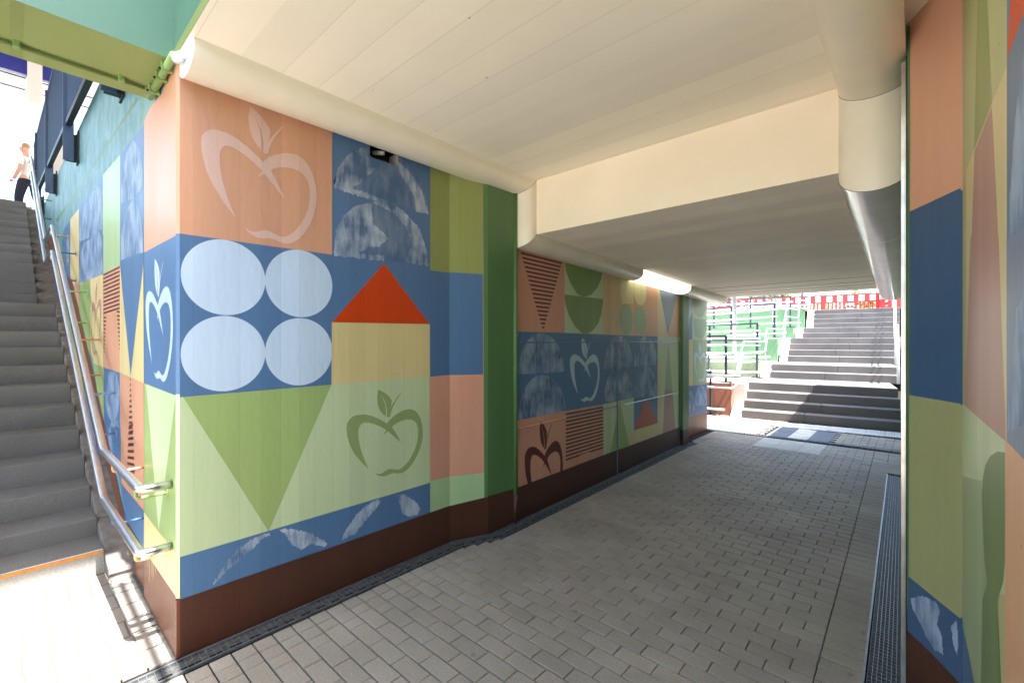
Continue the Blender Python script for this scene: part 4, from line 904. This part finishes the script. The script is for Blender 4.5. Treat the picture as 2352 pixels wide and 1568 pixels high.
# ================================================================ FAR STAIR AND RAMPS
O = Vector((-2.77, 10.24)); E1 = Vector((.9933, .1158)); E2 = Vector((-.1158, .9933))
def L(a, t, z=0.): q = O+E1*a+E2*t; return (q.x, q.y, z)
TS = [.03, .36, .69, 1.02, 2.55, 2.88, 4.6, 4.93, 5.26, 5.59, 6.6, 6.93, 7.9, 8.23, 8.56, 8.89]
AS = [0]*4+[.27]*2+[.51]*4+[.78]*2+[1.02]*4
far = empty('staircase', (-1.5, 10.3, 0), label='wide grey stone staircase climbing into the sun at the far end', cat='staircase')
aright = lambda i: (2.60 if i < 4 else 2.77+.09*(TS[i]-2.55))
for i, t in enumerate(TS):
    z = .17*(i+1); tn = TS[i+1]+.02 if i < 15 else t+2.2; ar = aright(i)
    g = MB(); lo = z-.19 if i else -.012
    a = AS[i]
    cuts = [a, a+(ar-a)*random.uniform(.35, .6), ar]
    for c0, c1 in zip(cuts, cuts[1:]):
        g.hexa([L(c0+.0015, t, lo), L(c1-.0015, t, lo), L(c1-.0015, tn, lo), L(c0+.0015, tn, lo), L(c0+.0015, t, z), L(c1-.0015, t, z), L(c1-.0015, tn, z), L(c0+.0015, tn, z)], 'step_far')
    kid(g, 'step', far, bevel=.011)
    # sloped cheek stone
    if i in (0, 4, 6, 10, 12):
        j = {0: 3, 4: 5, 6: 9, 10: 11, 12: 15}[i]; g = MB(); t2 = TS[j]+.3; zb0, zb1 = z-.17, .17*(j+1)
        g.hexa([L(a-.2, t-.1, zb0-.1), L(a-.003, t-.1, zb0-.1), L(a-.003, t2, zb1-.3), L(a-.2, t2, zb1-.3), L(a-.2, t-.1, zb0+.03), L(a-.003, t-.1, zb0+.03), L(a-.003, t2, zb1+.01), L(a-.2, t2, zb1+.01)], 'pave_light'); kid(g, 'cheek_stone', far)
# landings to the left and retaining walls
def rwall(name, a1, t, z0, z1, mat, label, slope=0.):
    mb = MB(); a0 = a1-7; th = .3
    mb.hexa([L(a0, t, z0), L(a1, t, z0), L(a1, t+th, z0), L(a0, t+th, z0), L(a0, t, z1+slope*7), L(a1, t, z1), L(a1, t+th, z1), L(a0, t+th, z1+slope*7)], mat, {1: 'pave_light'})
    return tag(mb.build(name), label, 'retaining wall')
LV = [(.78, 0), (1.05, 2.35), (1.71, 4.4), (2.06, 6.45), (2.70, 7.8)]
mbt = MB()
rwall('retaining_wall', -.22, .18, -.01, .70, 'ramp_brown', 'rust brown board-marked retaining wall, lowest beside the far stair')
rwall('retaining_wall', .02, 2.5, .60, 1.06, 'ramp_green_light', 'pale green low retaining wall just above the brown one')
rwall('retaining_wall', .26, 4.5, 1.0, 1.70, 'ramp_green', 'green retaining wall third up beside the far stair', .0)
rwall('retaining_wall', .52, 6.5, 1.6, 2.05, 'ramp_green', 'green retaining wall fourth up, halfway along the ramps')
rwall('retaining_wall', .77, 7.85, 2.0, 2.70, 'ramp_green', 'topmost green retaining wall under the red and white barriers')
rp = MB()
for t0, t1, a1, z in ((.48, 2.5, .0, .68), (2.8, 4.5, .26, 1.03), (4.8, 6.5, .5, 1.69), (6.8, 7.85, .77, 2.03)):
    rp.hexa([L(-8, t0, z-.5), L(a1, t0, z-.5), L(a1, t1, z-.5), L(-8, t1, z-.5), L(-8, t0, z), L(a1, t0, z), L(a1, t1, z), L(-8, t1, z)], 'pave_light')
tag(rp.build('ramp_paving'), kind='structure')
up = MB(); up.face([L(-60, 8.0, 2.69), L(.8, 8.0, 2.69), L(.8, 9.1, 2.69), L(-60, 9.1, 2.69)], 'pave_light')
up.face([L(-60, 9.1, 2.7), L(60, 9.1, 2.7), L(60, 120, 2.7), L(-60, 120, 2.7)], 'pave_light'); tag(up.build('upper_pavement'), kind='structure')
# railings on the ramps
def ramp_rail(a1, t, zb, n, slope, label, h=1.0, aR=None):
    root = empty('railing', L(a1, t, zb), label=label, cat='railing', group='dark railings along the zigzag ramps')
    P = lambda a, z: L(a, t, z+slope*(a1-a))
    g = MB(); g.obox(P(a1-7, zb+h), P(a1+.02, zb+h), .05, .04, 'anthracite'); kid(g, 'top_rail', root)
    for i in range(n):
        a = a1-i*1.15; g = MB(); g.obox(P(a, zb-.02), P(a, zb+h), .045, .045, 'anthracite', up=(0, 1, 0)); kid(g, 'post', root)
        g = MB(); g.obox(P(a-.12, zb+.012), P(a+.12, zb+.012), .16, .02, 'anthracite'); kid(g, 'base_plate', root)
    for zz in (.82, .62): 
        g = MB(); g.tube([L(a1-7, t-.07, zb+zz+slope*7), L(a1+.08, t-.07, zb+zz)], .021, 'steel', 8); kid(g, 'handrail_tube', root, smooth=True)
    g = MB(); g.tube([L(a1-7, t-.07, zb+.14+slope*7), L(a1+.3, t-.07, zb+.14)], .03, 'steel', 8); kid(g, 'kick_rail', root, smooth=True)
ramp_rail(-.62, .10, .0, 3, .0, 'dark ramp railing standing before the rust brown wall', .95)
ramp_rail(-.35, .33, .70, 3, -.02, 'dark ramp railing standing on the rust brown wall', 1.02)
ramp_rail(.0, 2.4, .68, 4, .0, 'dark ramp railing standing at the foot of the pale green wall', .95)
ramp_rail(-.02, 2.65, 1.06, 4, -.02, 'dark ramp railing standing on the pale green low wall', 1.0)
ramp_rail(.18, 4.65, 1.70, 5, -.05, 'dark ramp railing standing on the third wall up', 1.0)
ramp_rail(.44, 6.65, 2.05, 5, .0, 'dark ramp railing standing on the fourth wall up', 1.0)
ramp_rail(.70, 8.0, 2.70, 5, .0, 'dark ramp railing standing on the topmost green wall', 1.0)
# stair handrails
fr = empty('handrail', L(-.1, 0, 0), label='stainless double handrail stepping up the left side of the far stair', cat='handrail')
zz = lambda i: .17*(i+1)
for off in (.92, .66):
    pts = [L(-2.6, .02, off-.05), L(-.18, .02, off-.05), L(-.12, .15, off), L(-.12, 1.1, .68+off), L(.08, 2.45, .68+off)]
    pts += [L(.16, 2.55, .68+off), L(.16, 2.95, 1.02+off), L(.36, 4.5, 1.02+off), L(.40, 4.6, 1.05+off), L(.40, 5.7, 1.70+off), L(.64, 6.5, 1.70+off), L(.66, 6.6, 1.72+off), L(.66, 7.0, 2.04+off), L(.9, 7.8, 2.04+off), L(.9, 7.9, 2.06+off), L(.9, 9.0, 2.72+off), L(.9, 9.6, 2.72+off)]
    g = MB(); g.tube(bend(pts, .06, 3), .021, 'steel', 10); kid(g, 'rail', fr, smooth=True)
for a, t, z in ((-.12, .6, .3), (.16, 2.7, .85), (.40, 5.1, 1.35), (.66, 6.8, 1.9), (.9, 8.5, 2.4)):
    g = MB(); g.tube([L(a, t, z), L(a, t, z+.95)], .018, 'steel', 8); kid(g, 'post', fr, smooth=True)
fr = empty('handrail', L(2.7, 3, 0), label='handrail on the right side of the far stair, sun glare put into its white', cat='handrail')  # plain white stands in for blown-out sun on the rail
for off in (.92, .66):
    pts = [L(2.70, 2.0, .68+off), L(2.72, 2.5, .7+off), L(2.76, 3.0, 1.05+off), L(2.85, 4.5, 1.05+off), L(2.95, 5.7, 1.7+off), L(3.02, 6.5, 1.72+off), L(3.06, 7.0, 2.05+off), L(3.12, 7.9, 2.05+off), L(3.2, 9.0, 2.72+off), L(3.2, 9.5, 2.72+off)]
    g = MB(); g.tube(bend(pts, .05, 3), .022, 'white_plastic', 8); kid(g, 'rail', fr, smooth=True)
for a, t, z in ((2.71, 2.3, .68), (2.85, 4.4, 1.0), (2.99, 6.3, 1.7), (3.12, 7.8, 2.0), (3.2, 9.3, 2.7)):
    g = MB(); g.tube([L(a, t, z), L(a, t, z+.93)], .022, 'white_plastic', 8); kid(g, 'post', fr, smooth=True)
# poles
for px, by, Z, lb in ((1687, 817, 13.2, 'galvanised pole in front, nearest the underpass mouth'), (1778.5, 747, 15.0, 'galvanised pole farther back, nearer the far stair')):
    u = (px-1176)/F0; X = Z*(CB*u-CA); Y = Z*(CA*u+CB); z = EYE-(by-784)/F0*Z
    g = MB(); g.tube([(X, Y, z-.1), (X, Y, z+4.5)], .058, 'galv', 16); po = tag(g.build('pole', smooth=True), lb, 'pole', 'galvanised poles by the ramps')
    g = MB(); g.tube([(X, Y, z), (X, Y, z+.02)], .12, 'galv', 16); kid(g, 'base_plate', po)

# red and white barriers
def barrier():
    root = empty('barrier'); tag(root, 'x', 'barrier', 'red and white plastic barriers round the stair head')
    g = MB(); th = .04; W, Hh = 1.98, 1.0
    g.box(0, W, -th/2, th/2, .62, .98, 'red_plastic'); g.box(0, W, -th/2, th/2, .04, .14, 'red_plastic')
    for i in range(14): 
        x = .02+i*(W-.1)/13; g.box(x, x+.07, -th/2+.002, th/2-.002, .14, .62, 'red_plastic')
    g.box(.78, 1.20, -th/2, th/2, .50, .62, 'red_plastic'); g.box(.80, 1.18, -th/2, th/2, .14, .44, 'red_plastic')
    for i in range(10): x = .06+i*.205; g.box(x, x+.035, -.012, .012, .98, 1.02, 'red_plastic')
    g.box(-.03, .04, -.03, .03, 0, .98, 'red_plastic'); g.box(W-.04, W+.01, -.03, .03, 0, .98, 'red_plastic'); g.build('panel', root)
    for i in range(5): x = .14+i*.39; g = MB(); g.box(x, x+.2, -th/2-.004, th/2+.004, .68, .92, 'white_plastic'); g.build('reflector', root)
    g = MB(); g.box(.84, 1.14, -th/2-.005, th/2+.005, .52, .58, 'white_plastic'); g.box(.86, 1.12, -th/2-.004, th/2+.004, .36, .385, 'white_plastic'); g.build('handle', root)
    for x in (.25, 1.6): g = MB(); g.hexa([(x, -.32, 0), (x+.16, -.32, 0), (x+.16, .32, 0), (x, .32, 0), (x+.03, -.26, .07), (x+.13, -.26, .07), (x+.13, .26, .07), (x+.03, .26, .07)], 'rubber'); g.build('foot', root)
    return root
proto = barrier(); T0 = 14.9; ang1 = math.atan2(E1.y, E1.x)
slots = [(L(3.19-2*(i+1), T0, 2.7), ang1, lb) for i, lb in enumerate(('barrier panel straight ahead at the head of the far stair', 'barrier panel second from the corner, behind the stair rail', 'barrier panel third from the corner, behind the ramp railings', 'barrier panel fourth from the corner, behind the front pole', 'barrier panel farthest left, beside the underpass wall'))]
c0 = Vector(L(3.19, T0, 2.7)); c1 = Vector(L(3.76, 12.16, 2.7)); dv = (c1-c0).normalized(); ang2 = math.atan2(dv.y, dv.x)
slots += [(tuple(c0+dv*.05), ang2, 'barrier panel turned towards the viewer at the right corner'), (tuple(c0+dv*2.05), ang2, 'nearest barrier panel at far right, half hidden by the wall')]
for i, (p, a, lb) in enumerate(slots):
    o = proto if i == 0 else copy_tree(proto)
    o.location = p; o.rotation_euler = (0, 0, a); o.scale = (1, 1, 1.05); o['label'] = lb

# parked bicycles behind the ramp
def bicycle():
    root = empty('bicycle'); tag(root, 'x', 'bicycle', 'bicycles parked by the barriers')
    for x in (0, 1.02):
        g = MB(); c = Vector((x, 0, .34)); g.tube([c+Vector((.33*math.cos(t), 0, .33*math.sin(t))) for t in [2*math.pi*i/28 for i in range(29)]], .018, 'rubber', 6, cap=False); wh = g.build('wheel', root)
        g = MB(); 
        for i in range(9): t = math.pi*i/9; v = Vector((.31*math.cos(t), 0, .31*math.sin(t))); g.tube([c-v, c+v], .0025, 'steel', 4)
        g.build('spokes', wh)
    g = MB(); Bp, Sp, Hp = (.45, 0, .30), (.35, 0, .78), (.85, 0, .80)
    for a, b in ((Bp, Sp), (Sp, Hp), (Bp, (.87, 0, .72)), (Bp, (0, 0, .34)), (Sp, (0, 0, .34)), ((.84, 0, .9), (1.02, 0, .34))): g.tube([a, b], .015, 'anthracite', 8)
    g.build('frame', root, smooth=True)
    g = MB(); g.hexa([(.22, -.07, .84), (.46, -.02, .84), (.46, .02, .84), (.22, .07, .84), (.2, -.08, .9), (.48, -.02, .88), (.48, .02, .88), (.2, .08, .9)], 'rubber'); g.tube([(.33, 0, .78), (.33, 0, .86)], .012, 'steel', 6); g.build('saddle', root)
    g = MB(); g.tube(bend([(.72, -.28, .98), (.86, -.2, 1.0), (.84, 0, .96), (.86, .2, 1.0), (.72, .28, .98)], .05), .012, 'steel', 8); g.tube([(.84, 0, .9), (.84, 0, .97)], .012, 'steel', 6); g.build('handlebar', root)
    return root
bp = bicycle()
for i, (a, lb) in enumerate(((-1.55, 'bicycle parked behind the ramp railings, nearer the stair'), (-2.9, 'bicycle parked behind the ramp railings, farther left'))):
    o = bp if i == 0 else copy_tree(bp); o.location = L(a, 11.2, 2.7); o.rotation_euler = (0, 0, ang1+.1); o['label'] = lb

# trees beyond
def tree(name, pos, h, r, label, n=1500):
    root = empty(name, pos); tag(root, label, 'tree', 'trees beyond the ramps')
    g = MB(); i0 = 0; x, y, z = 0, 0, 0
    pts = [(0, 0, 0), (.05, .03, h*.3), (-.04, .06, h*.55), (.03, 0, h*.8)]
    for (p, q, ra) in zip(pts, pts[1:], (.14, .11, .07)): g.tube([p, q], ra*h/5, 'bark', 10)
    for k in range(8):
        an = random.uniform(0, 6.28); zz0 = h*random.uniform(.3, .65); g.tube([(0, .03, zz0), (math.cos(an)*r*.4, math.sin(an)*r*.4, zz0+h*.15), (math.cos(an)*r*.75, math.sin(an)*r*.75, zz0+h*.22)], .03*h/5, 'bark', 6)
    g.build('trunk', root, smooth=True)
    g = MB(); cl = [(random.gauss(0, r*.45), random.gauss(0, r*.45), h*random.uniform(.38, 1.0), r*random.uniform(.22, .42)) for _ in range(26)]
    for _ in range(n):
        c = random.choice(cl); d = Vector((random.gauss(0, 1), random.gauss(0, 1), random.gauss(0, 1))).normalized()*c[3]*random.uniform(.5, 1.05)
        p = Vector(c[:3])+d; s_ = random.uniform(.07, .14); u = Vector((random.gauss(0, 1), random.gauss(0, 1), random.gauss(0, 1))).normalized(); v = u.orthogonal().normalized()
        g.face([p-u*s_, p+v*s_*.5, p+u*s_, p-v*s_*.5], 'leaves')
    g.build('crown', root); return root
for px, Z, h, r, lb in ((1650, 30, 5.0, 2.2, 'leafy tree farthest left, behind the front pole'), (1725, 33, 5.4, 2.4, 'leafy tree seen between the two galvanised poles'), (1800, 31, 4.6, 2.0, 'leafy tree just right of the rear pole'), (1996, 34, 2.6, .8, 'small green tree top above the corner of the barriers')):
    u = (px-1176)/F0; tree('tree', (Z*(CB*u-CA), Z*(CA*u+CB), 2.7), h, r, lb)
hb = MB()
for _ in range(2600):
    p = Vector(L(random.uniform(-12, 6), random.uniform(19, 20.2), 2.7+random.uniform(0, 1.15))); s_ = random.uniform(.07, .13); u = Vector((random.gauss(0, 1), random.gauss(0, 1), random.gauss(0, 1))).normalized(); v = u.orthogonal().normalized()
    hb.face([p-u*s_, p+v*s_*.5, p+u*s_, p-v*s_*.5], 'leaves')
tag(hb.build('hedge'), 'low leafy hedge seen through the slots of the barriers', 'hedge')

# ================================================================ PERSON at the head of the left stair
def skinned(name, nodes, edges, mat, parent=None, sub=2):
    me = bpy.data.meshes.new(name); me.from_pydata([n[:3] for n in nodes], edges, []); me.materials.append(MATS[mat])
    o = bpy.data.objects.new(name, me); scn.collection.objects.link(o)
    if parent is not None: o.parent = parent
    o.modifiers.new('skin', 'SKIN'); me.skin_vertices or None
    lay = me.skin_vertices[0].data if me.skin_vertices else None
    for i, n in enumerate(nodes): lay[i].radius = (n[3], n[4] if len(n) > 4 else n[3])
    lay[0].use_root = True
    s_ = o.modifiers.new('sub', 'SUBSURF'); s_.levels = sub; s_.render_levels = sub
    me.polygons.foreach_set('use_smooth', [True]*len(me.polygons)); return o
# local frame: +X = walking direction, +Y = the walker's left, z up
body = [(0, 0, .95, .10, .08), (0, 0, 1.15, .09, .08), (.02, 0, 1.35, .11, .085), (.04, 0, 1.47, .06, .06), (.075, 0, 1.56, .055, .06), (.10, 0, 1.63, .085, .095), (.10, 0, 1.70, .075, .085),
        (.03, .17, 1.40, .06), (.0, .22, 1.14, .045), (.12, .20, .94, .035), (.18, .18, .88, .035),
        (.03, -.17, 1.40, .06), (-.02, -.22, 1.14, .045), (.10, -.21, .95, .035), (.16, -.19, .90, .035),
        (.06, .09, .88, .10), (.14, .09, .50, .065), (.12, .09, .09, .045), (.24, .09, .045, .04),
        (-.05, -.09, .88, .10), (-.08, -.09, .50, .065), (-.34, -.09, .16, .045), (-.28, -.09, .05, .04)]
ed = [(0, 1), (1, 2), (2, 3), (3, 4), (4, 5), (5, 6), (2, 7), (7, 8), (8, 9), (9, 10), (2, 11), (11, 12), (12, 13), (13, 14), (0, 15), (15, 16), (16, 17), (17, 18), (0, 19), (19, 20), (20, 21), (21, 22)]
person = skinned('person', body, ed, 'skin'); tag(person, 'blond person in white shirt and dark trousers walking at the head of the left stair', 'person')
for o_, rr in ((10, .012), (14, .012)):
    for k in range(5):
        b0 = body[o_]; ang = (-.03+.015*k); L_ = [.05, .075, .08, .075, .06][k]
        n = [(b0[0], b0[1]+ang, b0[2]-.02, .011), (b0[0]+L_*.5, b0[1]+ang*1.2, b0[2]-.035, .009), (b0[0]+L_*.7, b0[1]+ang*1.2, b0[2]-.035-L_*.4, .008)]
        skinned('finger', n, [(0, 1), (1, 2)], 'skin', person, 1)
skinned('shirt', [(0, 0, .84, .15, .13), (0, 0, 1.0, .165, .13), (0, 0, 1.16, .16, .125), (.02, 0, 1.36, .165, .115), (.035, 0, 1.44, .08, .08), (.03, .18, 1.39, .08), (.01, .225, 1.18, .07), (.03, -.18, 1.39, .08), (.0, -.225, 1.18, .07)], [(0, 1), (1, 2), (2, 3), (3, 4), (3, 5), (5, 6), (3, 7), (7, 8)], 'shirt_white', person)
skinned('trousers', [(0, 0, 1.02, .14, .12), (.05, .09, .84, .11), (.14, .09, .50, .085), (.12, .09, .12, .07), (-.05, -.09, .84, .11), (-.08, -.09, .50, .085), (-.31, -.09, .20, .07)], [(0, 1), (1, 2), (2, 3), (0, 4), (4, 5), (5, 6)], 'trousers_navy', person)
skinned('shoe', [(.08, .09, .05, .05), (.24, .09, .045, .045)], [(0, 1)], 'rubber', person, 1); skinned('shoe', [(-.38, -.09, .12, .05), (-.28, -.09, .04, .045)], [(0, 1)], 'rubber', person, 1)
skinned('hair', [(.05, 0, 1.66, .09, .09), (.06, 0, 1.735, .088, .085), (.12, 0, 1.745, .07, .07)], [(0, 1), (1, 2)], 'hair_blond', person)
g = MB(); 
for s_ in (-1, 1): g.tube([(.175, s_*.033, 1.655), (.188, s_*.033, 1.655)], .010, 'dark', 8)
g.build('eyes', person); g = MB(); g.hexa([(.17, -.014, 1.60), (.205, -.014, 1.605), (.205, .014, 1.605), (.17, .014, 1.60), (.17, -.008, 1.655), (.18, -.008, 1.65), (.18, .008, 1.65), (.17, .008, 1.655)], 'skin'); g.build('nose', person)
g = MB(); g.box(.170, .178, -.025, .025, 1.575, 1.583, 'salmon'); g.build('mouth', person)
for s_ in (-1, 1): g = MB(); g.hexa([(.08, s_*.085, 1.60), (.11, s_*.085, 1.60), (.11, s_*.10, 1.60), (.08, s_*.10, 1.60), (.075, s_*.085, 1.66), (.115, s_*.085, 1.66), (.115, s_*.105, 1.66), (.075, s_*.105, 1.66)], 'skin'); g.build('ear', person)
person.scale = (.955,)*3; person.location = (-14.88, .285, 4.345); person.rotation_euler = (0, 0, math.atan2(-CA, -CB)+.15)
